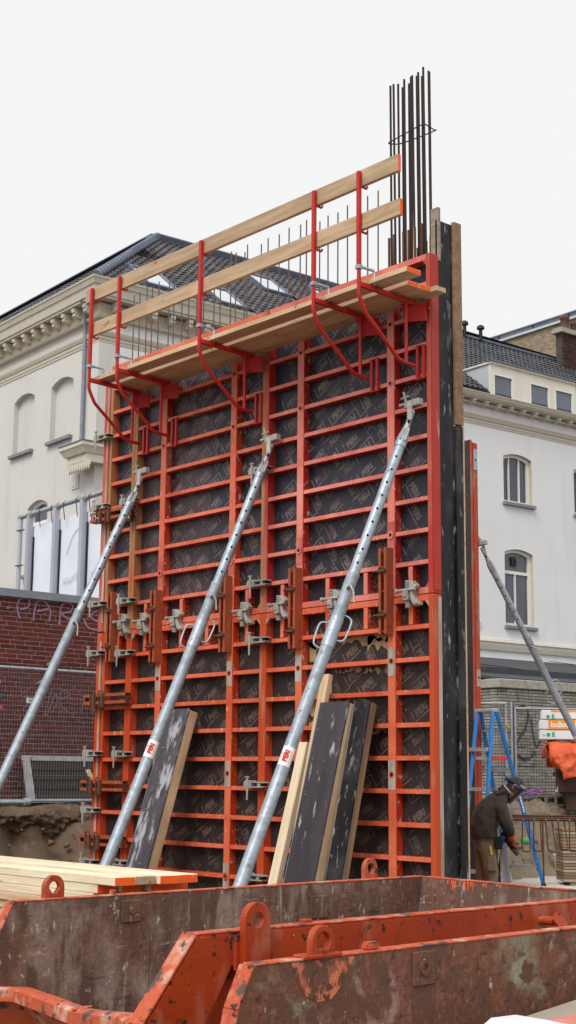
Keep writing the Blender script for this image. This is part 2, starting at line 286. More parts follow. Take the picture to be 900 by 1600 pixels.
def link(name, data, parent=None, loc=(0, 0, 0), rot=None):
    o = bpy.data.objects.new(name, data); COL.objects.link(o); o.location = loc
    if rot is not None: o.rotation_euler = rot
    if parent is not None: o.parent = parent
    return o
def tag(o, label, cat, group=None):
    o['label'] = label; o['category'] = cat
    if group: o['group'] = group
    return o
def thing(name, label, cat, loc=(0, 0, 0), rot=None, group=None): return tag(link(name, None, None, loc, rot), label, cat, group)
def part(name, mb, mats, parent, loc=(0, 0, 0), rot=None, bevel=0, seg=1, stuff=False, label=None):
    o = link(name, mb if isinstance(mb, bpy.types.Mesh) else mb.mesh(name, mats, bevel, seg), parent, loc, rot)
    if stuff: o['kind'] = 'stuff'
    if label: o['label'] = label
    return o
def struct(name, mb, mats): o = link(name, mb.mesh(name, mats)); o['kind'] = 'structure'; return o
def copy_tree(o, parent=None):
    c = o.copy(); COL.objects.link(c); c.parent = parent
    if parent is not None: c.matrix_parent_inverse = o.matrix_parent_inverse.copy()
    for ch in o.children: copy_tree(ch, c)
    return c
ORD2 = ['first', 'second', 'third', 'fourth', 'fifth', 'sixth', 'seventh', 'eighth', 'ninth', 'tenth', 'eleventh', 'twelfth', 'thirteenth', 'fourteenth', 'fifteenth', 'sixteenth', 'seventeenth', 'eighteenth', 'nineteenth', 'twentieth'] + ['twenty-'+q for q in ('first', 'second', 'third', 'fourth', 'fifth', 'sixth', 'seventh', 'eighth', 'ninth')]
ORD = ['topmost', 'second', 'third', 'fourth', 'fifth', 'sixth', 'seventh', 'eighth', 'ninth', 'tenth', 'eleventh', 'twelfth', 'thirteenth', 'fourteenth', 'fifteenth']

def text_polys(txt, size=1.0, bold=0.0):
    """flat triangles of a piece of lettering, centred, as (verts, faces)"""
    cu = bpy.data.curves.new('lettering', 'FONT'); cu.body = txt; cu.size = size; cu.align_x = 'CENTER'; cu.align_y = 'CENTER'
    cu.offset = bold; cu.resolution_u = 2
    o = bpy.data.objects.new('lettering', cu); COL.objects.link(o)
    dg = bpy.context.evaluated_depsgraph_get(); me = bpy.data.meshes.new_from_object(o.evaluated_get(dg))
    vs = [v.co.copy() for v in me.vertices]; fs = [tuple(p.vertices) for p in me.polygons]
    bpy.data.objects.remove(o); bpy.data.curves.remove(cu); bpy.data.meshes.remove(me)
    return vs, fs
def put_text(mb, tp, o, ux, uy, mi=0, sx=1, sy=1):
    o, ux, uy = V(o), V(ux), V(uy); mb.add([o+ux*(v.x*sx)+uy*(v.y*sy) for v in tp[0]], tp[1], mi)
def ribbon(mb, pts, wd, n, mi=0):
    """flat brush stroke lying in the plane with normal n"""
    pts = [V(p) for p in pts]; n = V(n); L_, R_ = [], []
    for i, p in enumerate(pts):
        t = (pts[min(i+1, len(pts)-1)]-pts[max(i-1, 0)]).normalized(); sd = t.cross(n).normalized()*wd/2
        L_.append(p+sd); R_.append(p-sd)
    mb.sheet([L_, R_], mi, False)
def smooth_path(pts, k=4):
    pts = [V(p) for p in pts]; o = []
    for i in range(len(pts)-1):
        p0, p1, p2, p3 = pts[max(i-1, 0)], pts[i], pts[i+1], pts[min(i+2, len(pts)-1)]
        for j in range(k):
            t = j/k; o.append(.5*((2*p1)+(p2-p0)*t+(2*p0-5*p1+4*p2-p3)*t*t+(3*p1-p0-3*p2+p3)*t**3))
    return o+[pts[-1]]

# ------------------------------------------------------------------ ground, street, slab (large structure)
def smooth(a, b, t): t = max(0, min(1, (t-a)/(b-a))); return t*t*(3-2*t)
def fbm(x, y, z=0, s=1.0, o=4): return sum(mnoise.noise(V((x, y, z))*s*2**k)/2**k for k in range(o))
def ground_b(x, y):
    top = -2.0-.1*smooth(8, 12, y)*2+.12*fbm(x*.3, y, 0, .8)
    toe = -.95+smooth(3, 5, y)*.5-.13*max(0, y-6)+.1*fbm(x, y, 5, 1.1)
    toe = max(toe, top+.45)
    return 1.17*(1-smooth(0, 1, (x-top)/(toe-top)))
def ground_z(x, y):
    if y > 3: return ground_b(x, y)
    top = -1.95+.12*fbm(x*.3, y, 0, .8) - .55*smooth(9, 14, y)
    toe = (-.95 if y < 1 else -.95+1.35*smooth(1, 4, y)) + .12*fbm(x, y, 5, 1.1)
    h = 1.17*(1-smooth(0, 1, (x-top)/max(.3, toe-top)))
    return h
ys = [-150, -80, -40, -20, -10, -6, -3]
y = -2.0
while y < 16: ys.append(y); y += .11
ys += [18, 22, 28, 36, 50, 80, 150]
xs = [-150, -90, -50, -30, -18, -12, -8, -6, -5, -4, -3.4]
x = -3.0
while x < 1.2: xs.append(x); x += .085
xs += [1.6, 2.4, 3.5, 5, 7, 9, 12, 16, 24, 40, 80, 150]
g = MB(); rows = []
for yy in ys:
    row = []
    for xx in xs:
        h = ground_z(xx, yy); sl_ = h*(1.17-h)*3
        n = .26*sl_*(fbm(xx, yy, 3, 2.6, 5)-.25*abs(fbm(xx, yy, 8, 4.5, 3))) + (.02*fbm(xx, yy, 1, 1.5) if -3 < xx < 1.2 else 0)
        row.append((xx - (.24*fbm(xx, yy, 9, 1.9) if .05 < h < 1.12 else 0), yy, h+n))
    rows.append(row)
g.sheet(rows)
for i, f in enumerate(g.f):
    cx = sum(g.v[k][0] for k in f)/4; cy = sum(g.v[k][1] for k in f)/4; hz = max(g.v[k][2] for k in f)
    g.m[i] = (1 if cy > 4 else 0) if (-2.6 < cx and hz > .06 and -3 < cy < 17) else (3 if cx < -2.6 else 2)
struct('ground', g, [SOIL, SAND, GROUND, PAVE])
def bank_face(name, prof, y0, y1, ny, nv, amp, fr, mat, shift=lambda y: 0):
    P_ = smooth_path([V((p[0], 0, p[1])) for p in prof], 8); rows = []
    for i in range(ny+1):
        yy = y0+(y1-y0)*i/ny; row = []
        for j in range(nv+1):
            q = j/nv*(len(P_)-1); k = min(int(q), len(P_)-2); p = P_[k].lerp(P_[k+1], q-k); t_ = (P_[k+1]-P_[k]).normalized(); nrm = V((-t_.z, 0, t_.x))
            if nrm.x < 0 and nrm.z < 0: nrm = -nrm
            e = min(1, 4*j/nv, 4*(nv-j)/nv); c = V((p.x, yy, p.z)); big = mnoise.noise(c*fr*.45+V((3, 1, 7)))
            h = .8*big+.7*(.35-abs(mnoise.noise(c*fr)))+.6*(.3-abs(mnoise.noise(c*fr*2.3+V((5, 0, 0)))))+.42*(.3-abs(mnoise.noise(c*fr*5)))+.26*mnoise.noise(c*fr*9)+.16*mnoise.noise(c*fr*17)
            row.append(c+nrm*(h*amp*e)+V((shift(yy), 0, 0)))
        rows.append(row)
    struct(name, MB().sheet(rows), mat)
bank_face('soil_bank', [(-2.45, 1.19), (-1.95, 1.20), (-1.74, 1.12), (-1.80, .92), (-1.82, .72), (-1.50, .52), (-1.25, .40), (-1.0, .16), (-.75, -.04)], -6.0, 2.4, 300, 100, .19, 3.0, SOIL)
bank_face('sand_bank', [(-2.9, 1.17), (-2.1, 1.20), (-1.75, 1.10), (-1.62, .80), (-1.40, .45), (-1.22, .05)], 4.2, 12.5, 230, 60, .17, 2.2, SAND, lambda y: .30*(1-smooth(5, 8, y))-.06*max(0, y-8))
sb = MB(); poly = [(.45, 4.2), (-.3, 6.0), (-1.33, 8.43), (-1.61, 10.2), (-1.5, 12), (9, 14), (12, 6), (3, 4.2)]
sb.prism(poly, (0, 0, .01), X_, Y_, (0, 0, .09))
struct('concrete_slab', sb, SLAB)

# ------------------------------------------------------------------ old building (frame: x along its street front, y along its long side)
BA = math.radians(-3.8); BC = V((-17.1565, 10.8110, 0))
bw = thing('apartment_house', 'cream stuccoed old house with bracketed cornice and dark tiled hipped roof', 'building', BC, (0, 0, BA))
def arch_outline(x0, x1, z0, z1, rise, n=8):
    pts = [(x0, z0), (x1, z0), (x1, z1-rise)]; r = ((x1-x0)**2/4+rise*rise)/(2*rise); cx, cz = (x0+x1)/2, z1-r
    a0 = math.asin((x1-x0)/2/r)
    for k in range(1, n): a = a0-2*a0*k/n; pts.append((cx+r*math.sin(a), cz+r*math.cos(a)))
    return pts+[(x0, z1-rise)]
def holed_wall(name, outer, holes, to3, depthv, mats, parent, depth=.2):
    bm = bmesh.new(); eds = []
    def loop(pts):
        vs = [bm.verts.new(to3(*p)) for p in pts]
        return vs, [bm.edges.new((vs[i], vs[(i+1) % len(vs)])) for i in range(len(vs))]
    _, e = loop(outer); eds += e; hv = []
    for h in holes: vs, e = loop(h); eds += e; hv.append(vs)
    bmesh.ops.triangle_fill(bm, use_beauty=True, edges=eds)
    for vs in hv:
        bk = [bm.verts.new(v.co+V(depthv)*depth) for v in vs]
        for i in range(len(vs)): j = (i+1) % len(vs); f = bm.faces.new((vs[i], vs[j], bk[j], bk[i])); f.material_index = 1
    bmesh.ops.recalc_face_normals(bm, faces=bm.faces)
    me = bpy.data.meshes.new(name); bm.to_mesh(me); bm.free()
    for m in mats: me.materials.append(m)
    return part(name, me, None, parent)
TOPZ = 14.0
LW = [(-4.85, -3.60, 10.72, 12.47), (-2.60, -1.35, 10.72, 12.47), (-8.6, -7.35, 10.72, 12.47)]
LW2 = [(-3.74, -2.55, 7.1, 9.17), (-9.4, -8.2, 7.1, 9.17)]
RW = [(15.42, 16.78, 10.62, 12.30), (15.40, 16.75, 6.53, 9.08), (18.9, 20.2, 10.62, 12.30), (18.9, 20.2, 6.53, 9.08), (11.9, 13.2, 10.62, 12.30), (8.4, 9.7, 10.62, 12.30), (4.9, 6.2, 10.62, 12.30), (4.9, 6.2, 6.53, 9.08), (8.4, 9.7, 6.53, 9.08)]
holed_wall('street_wall', [(-20, .9), (0, .9), (0, TOPZ), (-20, TOPZ)], [arch_outline(*q, .17) for q in LW+LW2], lambda a, z: V((a, 0, z)), (0, 1, 0), [STUC, STUC], bw, .18)
holed_wall('long_wall', [(0, .9), (34, .9), (34, TOPZ), (0, TOPZ)], [arch_outline(*q, .13) for q in RW], lambda a, z: V((0, a, z)), (-1, 0, 0), [STUCW, WINC], bw, .22)
part('rear_wall', bx(-20, -10, 33.9, 34, .9, TOPZ).box(-20, -19.9, 0, 34, .9, TOPZ), STUC, bw)
def sill(x0, x1, z, side):
    m = bx(x0-.06, x1+.06, -.12, .17, z-.10, z) if side == 'L' else bx(-.2, .12, x0-.06, x1+.08, z-.11, z)
    part('window_sill', m, SILL, bw, bevel=.01)
for q in LW:
    part('blind_window', MB().prism(arch_outline(q[0]-.02, q[1]+.02, q[2]-.02, q[3]+.02, .17), (0, .16, 0), X_, Z_, (0, .1, 0)), STUC, bw); sill(q[0], q[1], q[2], 'L')
def window(q, side, rise, mull, transom=None):
    x0, x1, z0, z1 = q; cx = (x0+x1)/2
    T = (lambda u, d, z: V((u, d, z))) if side == 'L' else (lambda u, d, z: V((-d, u, z)))
    U, Dv = (X_, Y_) if side == 'L' else (Y_, -X_)
    f = MB(); o_ = arch_outline(x0, x1, z0, z1, rise); i_ = arch_outline(x0+.105, x1-.105, z0+.10, z1-.10, rise*.9); n = len(o_)
    a = [T(p[0], .13, p[1]) for p in o_]; b = [T(p[0], .13, p[1]) for p in i_]; c = [T(p[0], .22, p[1]) for p in i_]
    f.add(a+b+c, [(k, (k+1) % n, n+(k+1) % n, n+k) for k in range(n)] + [(n+k, n+(k+1) % n, 2*n+(k+1) % n, 2*n+k) for k in range(n)])
    def bar(u0, u1, za, zb):
        p = [T(u, d, z) for z in (za, zb) for (u, d) in ((u0, .145), (u1, .145), (u1, .21), (u0, .21))]
        f.hexa(p)
    for u in mull: bar(u-.025, u+.025, z0+.08, (transom or z1)-.06)
    if transom: bar(x0+.06, x1-.06, transom-.05, transom+.05)
    fr = part('window_frame', f, WINW, bw)
    part('pane', MB().add([T(p[0], .2, p[1]) for p in i_], [tuple(range(n))]), GLASS, fr)
    return fr, T
for q in LW2: window(q, 'L', .17, [q[0]+.62], 8.55); sill(q[0], q[1], q[2], 'L')
for k, q in enumerate(RW):
    w_ = q[1]-q[0]
    if q[2] > 10: fr, T = window(q, 'R', .13, [q[0]+w_*.30, q[0]+w_*.66])
    else: fr, T = window(q, 'R', .13, [q[0]+w_*.47], q[2]+1.78)
    sill(q[0], q[1], q[2], 'R')
    cu = MB()
    for (a, b) in ((.10, .26), (.36, .60)):
        rows = [[T(q[0]+w_*(a+(b-a)*j/10), .214+.008*math.sin(j*2.4), z) for j in range(11)] for z in (q[2]+.1, (q[3]-.25 if q[2] > 10 else q[2]+1.7))]
        cu.sheet(rows)
    # curtains hang just behind the glass
    for i in range(len(cu.v)): v = V(cu.v[i]); cu.v[i] = (v.x-.006, v.y, v.z)
    if k < 2: part('curtain', cu, CURT, fr)
part('window_fan', MB().box(-.165, -.155, 15.86, 16.12, 8.52, 8.84).ring((-.150, 15.99, 8.68), X_, .12, .06, .012, 16, 1), [BLACK, BLACKP], bw)
# cornice: layered mouldings swept round the corner (outset, z0, z1)
def course(name, o0, z0, z1, mat, o1=None, ln=34):
    o1 = o0 if o1 is None else o1; m = MB(); p = []
    if z0 > 14.1: ln = 12.2
    for z, o in ((z0, o0), (z1, o1)): p += [V((-20, -o, z)), V((o, -o, z)), V((o, ln, z))]
    m.add(p + [V((-20, .05, z0)), V((-.05, .05, z0)), V((-.05, ln, z0)), V((-20, .05, z1)), V((-.05, .05, z1)), V((-.05, ln, z1))],
          [(0, 1, 4, 3), (1, 2, 5, 4), (0, 6, 7, 1), (1, 7, 8, 2), (3, 4, 10, 9), (4, 5, 11, 10)])
    return part(name, m, mat, bw)
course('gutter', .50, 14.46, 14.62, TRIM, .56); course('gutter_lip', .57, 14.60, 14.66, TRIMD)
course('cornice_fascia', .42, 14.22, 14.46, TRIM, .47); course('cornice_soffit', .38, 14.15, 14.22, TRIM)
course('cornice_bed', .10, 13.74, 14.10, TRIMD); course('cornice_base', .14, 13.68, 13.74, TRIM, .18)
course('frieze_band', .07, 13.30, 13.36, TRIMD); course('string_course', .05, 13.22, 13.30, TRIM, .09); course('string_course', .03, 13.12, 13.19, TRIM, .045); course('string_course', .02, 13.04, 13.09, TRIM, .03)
course('plinth_course', .10, 5.95, 6.05, TRIM, .05); course('plinth_course', .06, 5.68, 5.84, TRIM, .10)
mod = MB().prism([(0, .0), (.16, .0), (.20, .05), (.19, .12), (.24, .16), (.31, .19), (.32, .30), (.27, .34), (0, .34)], (-.075, 0, 0), -Y_, Z_, (.15, 0, 0)).ring((-.085, -.20, .10), X_, .075, .03, .17, 10).mesh('modillion', TRIM)
k = 0
while k*.585 < 19: part('modillion', mod, None, bw, (-.30-.585*k, -.10, 13.86)).scale = (.85, .85, .78); k += 1
k = 0
while k*.585 < 32:
    mo = part('modillion', mod, None, bw, (.10, .35+.585*k, 13.86 if k*.585 < 11.8 else 13.63), (0, 0, PI/2)); mo.scale = (.85, .85, .78); k += 1
    if k*.585 > 12.3: mo.scale = (.9, .8, .50)
for (nm, a, b, c, e, mt) in (('gutter', .44, .50, 13.87, 13.97, TRIM), ('gutter_lip', .51, .51, 13.965, 14.0, TRIMD), ('cornice_fascia', .38, .42, 13.82, 13.87, TRIM), ('cornice_soffit', .32, .32, 13.80, 13.82, TRIM)):
    part(nm, MB().hexa([(-.05, 12.22, c), (a, 12.22, c), (a, 34, c), (-.05, 34, c), (-.05, 12.22, e), (b, 12.22, e), (b, 34, e), (-.05, 34, e)]), mt, bw)
part('wall_cap', bx(-20, -.3, .3, 33.5, 13.8, 13.95), STUC, bw)
part('corner_pier', bx(-.42, .035, -.035, .5, .9, 13.02), STUC, bw)
dp = MB().tube(smooth_path([(-.34, -.40, 14.2), (-.42, -.22, 13.9), (-.62, -.10, 13.55), (-.64, -.09, 13.0), (-.63, -.09, 10.5), (-.60, -.14, 10.22), (-.55, -.3, 10.12)], 3), .055, 8)
part('downpipe', dp, ZINC, bw)
oc = MB().box(-.90, .40, -.62, .4, 10.06, 10.16).hexa([(-.78, -.50, 9.88), (.3, -.50, 9.88), (.3, .3, 9.88), (-.78, .3, 9.88), (-.88, -.60, 10.06), (.38, -.60, 10.06), (.38, .3, 10.06), (-.88, .3, 10.06)]).box(-.72, .28, -.44, .3, 9.66, 9.88)
cn = part('canopy', oc, TRIM, bw)
part('canopy_lead', bx(-.92, .42, -.64, .42, 10.165, 10.19), LEAD, cn)
for k in range(10):
    part('pendant', MB().prism([(-.055, .26), (.055, .26), (.055, .12), (.03, .06), (0, 0), (-.03, .06), (-.055, .12)], (-.62+.115*k, -.44, 9.42), X_, Z_, (0, .04, 0)).ring((-.62+.115*k, -.445, 9.58), Y_, .03, .012, .006, 8), TRIM, cn)
part('wall_vent', bx(-1.18, -.82, -.03, .02, 9.16, 9.56).box(-1.12, -.88, -.045, -.03, 9.22, 9.50).ring((-1.0, -.05, 9.36), Y_, .1, .08, .012, 14), STUC, bw)
part('air_hole', MB().tube([(-.01, 13.95, 9.32), (.02, 13.95, 9.32)], .09, 12), BLACK, bw)
part('wall_vent', bx(-.02, .03, 13.95, 14.25, 6.35, 6.58).box(.03, .036, 13.99, 14.21, 6.40, 6.44, mi=1).box(.03, .036, 13.99, 14.21, 6.48, 6.52, mi=1), [STUCW, ZINC], bw)
# roof: hipped ring, pantiles laid as real curved pieces
EZ, EO, RZ = 14.62, .45, 18.47; TH = math.atan(.7711); RUN = 4.997
SKY_R = [(1.30, 2.35, .35, 1.75), (3.75, 4.75, .35, 1.75), (6.95, 8.05, 3.15, 4.6), (9.75, 10.7, 3.6, 4.9)]      # y0 y1 slope s0 s1 (from eave)
SKY_L = [(2.0, 3.2, 2.6, 4.4), (6.2, 7.3, 1.6, 3.2)]
def slope_pt(side, a, s, h=0):
    c, q = math.cos(TH), math.sin(TH); d = s*c; z = EZ+s*q+h*c; o = EO-d+h*q
    return V((o, a, z)) if side == 'R' else V((-a, -o, z))
def roof_base(side, ln):
    m = MB(); smax = RUN/math.cos(TH)
    m.add([slope_pt(side, -EO, 0), slope_pt(side, ln, 0), slope_pt(side, ln, smax), slope_pt(side, -EO+RUN, smax)], [(0, 1, 2, 3)])
    return m
LOW = V((0, 0, -.55))
part('roof_deck', roof_base('R', 12.6), TILE2, bw); part('roof_deck', roof_base('L', 20), TILE2, bw)
part('roof_deck', MB().add([slope_pt('R', 12.6, 0)+LOW, slope_pt('R', 34, 0)+LOW, slope_pt('R', 34, RUN/math.cos(TH))+LOW, slope_pt('R', 12.6, RUN/math.cos(TH))+LOW], [(0, 1, 2, 3)]), TILE2, bw)
part('roof_gable', MB().add([slope_pt('R', 12.6, 0), slope_pt('R', 12.6, RUN/math.cos(TH)), slope_pt('R', 12.6, RUN/math.cos(TH))+LOW, slope_pt('R', 12.6, 0)+LOW], [(0, 1, 2, 3)]), LEAD, bw)
part('flat_roof', MB().add([(-EO+.9-RUN, RUN-.9, RZ-.1), (-EO+.9-RUN, 34, RZ-.45), (-20, 34, RZ-.45), (-20, RUN-.9, RZ-.1)], [(0, 1, 2, 3)]), DROOF, bw)
def tiles(side, a0, a1, smax, skip):
    m = MB(); tw, tl = .235, .30; s = 0; r = 0
    while s < smax-.1:
        a = a0
        while a < a1:
            am = a+tw/2; sm = s+tl/2
            if am > -EO+sm*math.cos(TH)+.12 and not any(q[0]-.06 < am < q[1]+.06 and q[2]-.05 < sm < q[3]+.05 for q in skip):
                jt = random.uniform(-.004, .004); rows = []
                for (ss, hh) in ((s, .062+jt), (s+tl+.03, .022)):
                    rows.append([slope_pt(side, a+tw*t, ss, hh+.030*math.sin(2*PI*(t*1.02+.12))) for t in (0, .14, .28, .42, .56, .70, .85, 1.03)])
                m.sheet(rows)
                lip = [[slope_pt(side, a+tw*t, s, .0)] for t in (0, .28, .56, 1.03)]
                f0 = rows[0]; m.add([f0[0], f0[2], f0[4], f0[7]] + [p[0] for p in lip], [(0, 4, 5, 1), (1, 5, 6, 2), (2, 6, 7, 3)])
            a += tw
        s += tl; r += 1
    return m
smax = RUN/math.cos(TH)
DORM = (14.3, 18.75, -.2, 1.75)
part('roof_tiles', tiles('R', -.5, 12.6, smax, SKY_R), TILE, bw, stuff=True)
part('roof_tiles', tiles('R', 12.6, 27.0, smax, [DORM]), TILE2, bw, (0, 0, -.55), stuff=True)
part('roof_tiles', tiles('L', -.5, 19.5, smax, SKY_L), TILE, bw, stuff=True)
def skylight(side, q):
    a0, a1, s0, s1 = q; f = MB(); h = .13
    def fr(aa, ab, sa, sb2, h0, h1):
        f.hexa([slope_pt(side, x, y, h0) for (x, y) in ((aa, sa), (ab, sa), (ab, sb2), (aa, sb2))] + [slope_pt(side, x, y, h1) for (x, y) in ((aa, sa), (ab, sa), (ab, sb2), (aa, sb2))])
    for z in ((a0, a0+.07, s0, s1), (a1-.07, a1, s0, s1), (a0, a1, s0-.05, s0+.07), (a0, a1, s1-.07, s1+.05)): fr(*z, .0, h)
    o = part('skylight', f, LEAD, bw)
    part('pane', MB().add([slope_pt(side, x, y, .10) for (x, y) in ((a0+.05, s0+.05), (a1-.05, s0+.05), (a1-.05, s1-.05), (a0+.05, s1-.05))], [(0, 1, 2, 3)]), SKYL, o)
for q in SKY_R: skylight('R', q)
for q in SKY_L: skylight('L', q)
hip = MB()
for k in range(26):
    s0 = k*smax/26; p0, p1 = slope_pt('R', -EO+s0*math.cos(TH), s0, .07), slope_pt('R', -EO+(s0+.27)*math.cos(TH), s0+.27, .055)
    hip.tube([p0, p1], .13, 8)
part('hip_flashing', hip, LEAD, bw)
part('ridge_flashing', MB().beam((-4.55, 4.5, 18.50), (-4.55, 12.6, 18.50), .34, .16).beam((-4.55, 4.5, 18.50), (-20, 4.5, 18.50), .34, .16).beam((-4.2, 4.3, 18.28), (-4.2, 12.6, 18.28), .04, .34, up=(.6, 0, 1)).beam((-4.5, 12.6, 17.97), (-4.5, 34, 17.97), .2, .08), LEAD, bw)
for (yy) in (18.1, 18.95):
    part('roof_vent', MB().tube([(-4.4, yy, 17.9), (-4.4, yy, 18.38)], .07, 10).tube([(-4.4, yy, 18.36), (-4.4, yy, 18.46), (-4.4, yy, 18.52)], [.15, .14, .05], 10), BLACK, bw)
# dormer with three lights
d = part('dormer', MB().box(-.32, -.24, 15.07, 19.27, 15.05, 15.33).box(-2.2, -.18, 15.03, 19.31, 15.33, 15.39).box(-.32, -.24, 15.07, 19.27, 14.17, 14.24)
         .box(-.32, -.24, 15.07, 15.20, 14.22, 15.05).box(-.32, -.24, 16.16, 16.94, 14.22, 15.05).box(-.32, -.24, 17.94, 18.18, 14.22, 15.05).box(-.32, -.24, 19.14, 19.27, 14.22, 15.05), WINP, bw, (.70, -.66, -.28))
CHK = M('cheek_pale_blue', (.50, .54, .58), (.46, .5, .54), 4, VST)
for yy in (15.08, 19.26): part('cheek', MB().add([(-.32, yy, 14.2), (-.32, yy, 15.33), (-2.2, yy, 15.33), (-.5, yy, 14.24)], [(0, 1, 2, 3)]), CHK, d)
for (a, b) in ((15.20, 16.16), (16.94, 17.94), (18.18, 19.14)):
    part('window_frame', MB().box(-.29, -.22, a+.01, a+.05, 14.22, 15.05).box(-.29, -.22, b-.09, b-.01, 14.22, 15.05).box(-.285, -.225, a+.05, b-.09, 14.97, 15.04), WINW, d)
    part('pane', bx(-.30, -.28, a, b, 14.22, 15.05), GLASSD, d)
part('dormer_gutter', bx(-.34, -.14, 15.0, 19.33, 15.395, 15.43), LEAD, d)
# chimney stack at the far end of the roof
ch = thing('chimney_stack', 'sooty brown brick chimney with three clay pots above the dormer', 'chimney', bw.matrix_basis @ V((0, 0, 0)), (0, 0, BA))
part('stack', bx(-4.25, -3.92, 23.0, 27.5, 15.5, 18.95), CHIMM, ch)
cb = MB(); nr = 47
for r in range(nr):
    for c in range(11):
        a = 22.98+c*.25+(.125 if r % 2 else 0); z = 15.6+r*.071
        cb.box(-3.935, -3.905+random.uniform(-.006, .006), a, a+.235, z, z+.056)
    for c in range(0):
        cb.box(-4.65+c*.25+(.1 if r % 2 else 0), -4.42+c*.25+(.1 if r % 2 else 0), 22.43, 22.46, 15.6+r*.071, 15.656+r*.071)
part('brick_face', cb, CHIMB, ch, stuff=True)
part('stack_cap', bx(-4.35, -3.80, 22.84, 27.6, 18.92, 19.06).box(-4.3, -3.84, 22.88, 27.5, 19.06, 19.14), COPE, ch, bevel=.02)
for (yy, r_, h_) in ((23.35, .19, .72), (23.86, .14, .56), (24.4, .13, .42)):
    part('chimney_pot', MB().tube([(-4.08, yy, 19.0), (-4.08, yy, 19.0+h_*.8), (-4.08, yy, 19.0+h_*.82), (-4.08, yy, 19.0+h_)], [r_, r_*.86, r_*1.05, r_], 12), TERRA, ch)
for k in range(3): part('step_flashing', bx(-3.9, -3.86, 22.42+k*.45, 22.80+k*.45, 16.9-k*.42, 17.45-k*.42), LEAD, ch)
# tan brick block behind with glass balustrade
tb = thing('tan_brick_block', 'tan brick block with grey glass balustrade behind the chimney', 'building', bw.matrix_basis @ V((0, 0, 0)), (0, 0, BA))
part('wall', bx(-45, 5, 36.27, 48, .9, 25.0), TANM, tb)
tk = MB()
for r in range(90):
    z = 17.0+r*.0885; a = -22+(.13 if r % 2 else 0)
    while a < -12.5: tk.box(a, a+.25, 36.245, 36.28, z, z+.075); a += .265
part('brick_face', tk, TANB, tb, stuff=True)
part('coping', bx(-45, 5, 36.1, 36.6, 25.0, 25.12), M('coping_pale', (.55, .56, .58), (.48, .49, .5), 4), tb)
a = -45
while a < 4: part('glass_panel', bx(a+.03, a+2.47, 36.30, 36.33, 25.14, 25.42), RAILG, tb); part('baluster', bx(a-.03, a+.03, 36.26, 36.36, 25.12, 25.48), BLACK, tb); a += 2.5
part('handrail', bx(-45, 5, 36.25, 36.37, 25.42, 25.48), ZINC, tb)

# ------------------------------------------------------------------ red brick wall with graffiti
WX = -3.20
bwl = thing('brick_wall', 'dark red brick boundary wall with lilac graffiti and zinc coping', 'brick wall', (WX, 0, 0))
part('mortar_core', bx(-.22, -.006, -9, 3.0, .8, 4.0), MORT, bwl)
part('coping', bx(-.28, .06, -9, 3.03, 4.02, 4.09).box(.05, .065, -9, 3.03, 3.985, 4.09), ZINC, bwl)
part('coping_block', bx(-.25, .02, -9, 3.0, 4.0, 4.02), MORT, bwl)
bm_ = bx(0, .095, 0, .222, 0, .0505).mesh('brick', BRICK, .004)
rest = MB(); cnt = 0; nC = 46; ph = .00627*10
for r in range(nC):
    z = 1.16+r*.0627; a = -9+(.117 if r % 2 else 0) + .03*(r % 3)
    while a < 2.76:
        vis = -.12 < a < 1.72 and z > 1.2 and cnt < 300 and not (a > .62 and z < 1.82)
        dx = random.uniform(-.003, .002)
        if vis: part('brick', bm_, None, bwl, (-.09+dx, a, z)); cnt += 1
        else:
            if a < 4: rest.box(-.05, .005+dx, a, a+.222, z, z+.0505)
            else: rest.box(-.05, .005+dx, a, a+.222, z, z+.0505)
        a += .234
part('brick_remainder', rest, BRICKS, bwl, stuff=True)
gr = MB()
GP = lambda pts: smooth_path([V((.0105, a, z)) for a, z in pts], 4)
for pts in ([(0.43, 3.7), (0.39, 3.8), (0.38, 3.89), (0.41, 3.96), (0.49, 3.99), (0.56, 3.97), (0.56, 3.89), (0.51, 3.85), (0.42, 3.83)],
            [(0.64, 3.69), (0.65, 3.82), (0.68, 3.94), (0.74, 3.98), (0.82, 3.96), (0.89, 3.88), (0.91, 3.82), (0.89, 3.7)], [(0.69, 3.82), (0.89, 3.88)],
            [(1.05, 3.67), (1.07, 3.84), (1.07, 3.92), (1.15, 3.98), (1.24, 3.97), (1.27, 3.92), (1.22, 3.86), (1.09, 3.82), (1.28, 3.72)],
            [(1.85, 3.64), (1.70, 3.64), (1.55, 3.66), (1.49, 3.72), (1.46, 3.78)], [(1.77, 3.77), (1.65, 3.77), (1.58, 3.82), (1.61, 3.88), (1.72, 3.92), (1.8, 3.9)],
            [(0.215, 3.83), (0.255, 3.83)], [(-.15, 3.95), (0.09, 3.90), (0.11, 3.87), (0.10, 3.82)]):
    ribbon(gr, GP(pts), .026, X_)
part('graffiti', gr, GRAF, bwl)
gr = MB()
for pts in ([(0.64, 2.77), (0.49, 2.67), (0.62, 2.62), (0.53, 2.47)], [(0.99, 2.77), (0.88, 2.46), (0.93, 2.44), (1.03, 2.7), (1.08, 2.62), (0.98, 2.44)],
            [(1.11, 2.45), (1.13, 2.75), (1.28, 2.72), (1.1, 2.6), (1.29, 2.45)], [(1.45, 2.45), (1.52, 2.65), (1.65, 2.73), (1.71, 2.6), (1.65, 2.45)], [(1.34, 2.59), (1.39, 2.59)]):
    ribbon(gr, GP(pts), .022, X_)
part('graffiti', gr, GRAFD, bwl)
gr = MB()
for (a, z, mi) in ((.16, 2.84, 0), (.17, 2.66, 1), (.19, 2.50, 0), (.17, 2.31, 1)):
    ribbon(gr, [(.0108, a-.025, z), (.0108, a+.025, z)], .05, X_, mi)
part('paint_spot', gr, [LPINK, GRAFB], bwl)
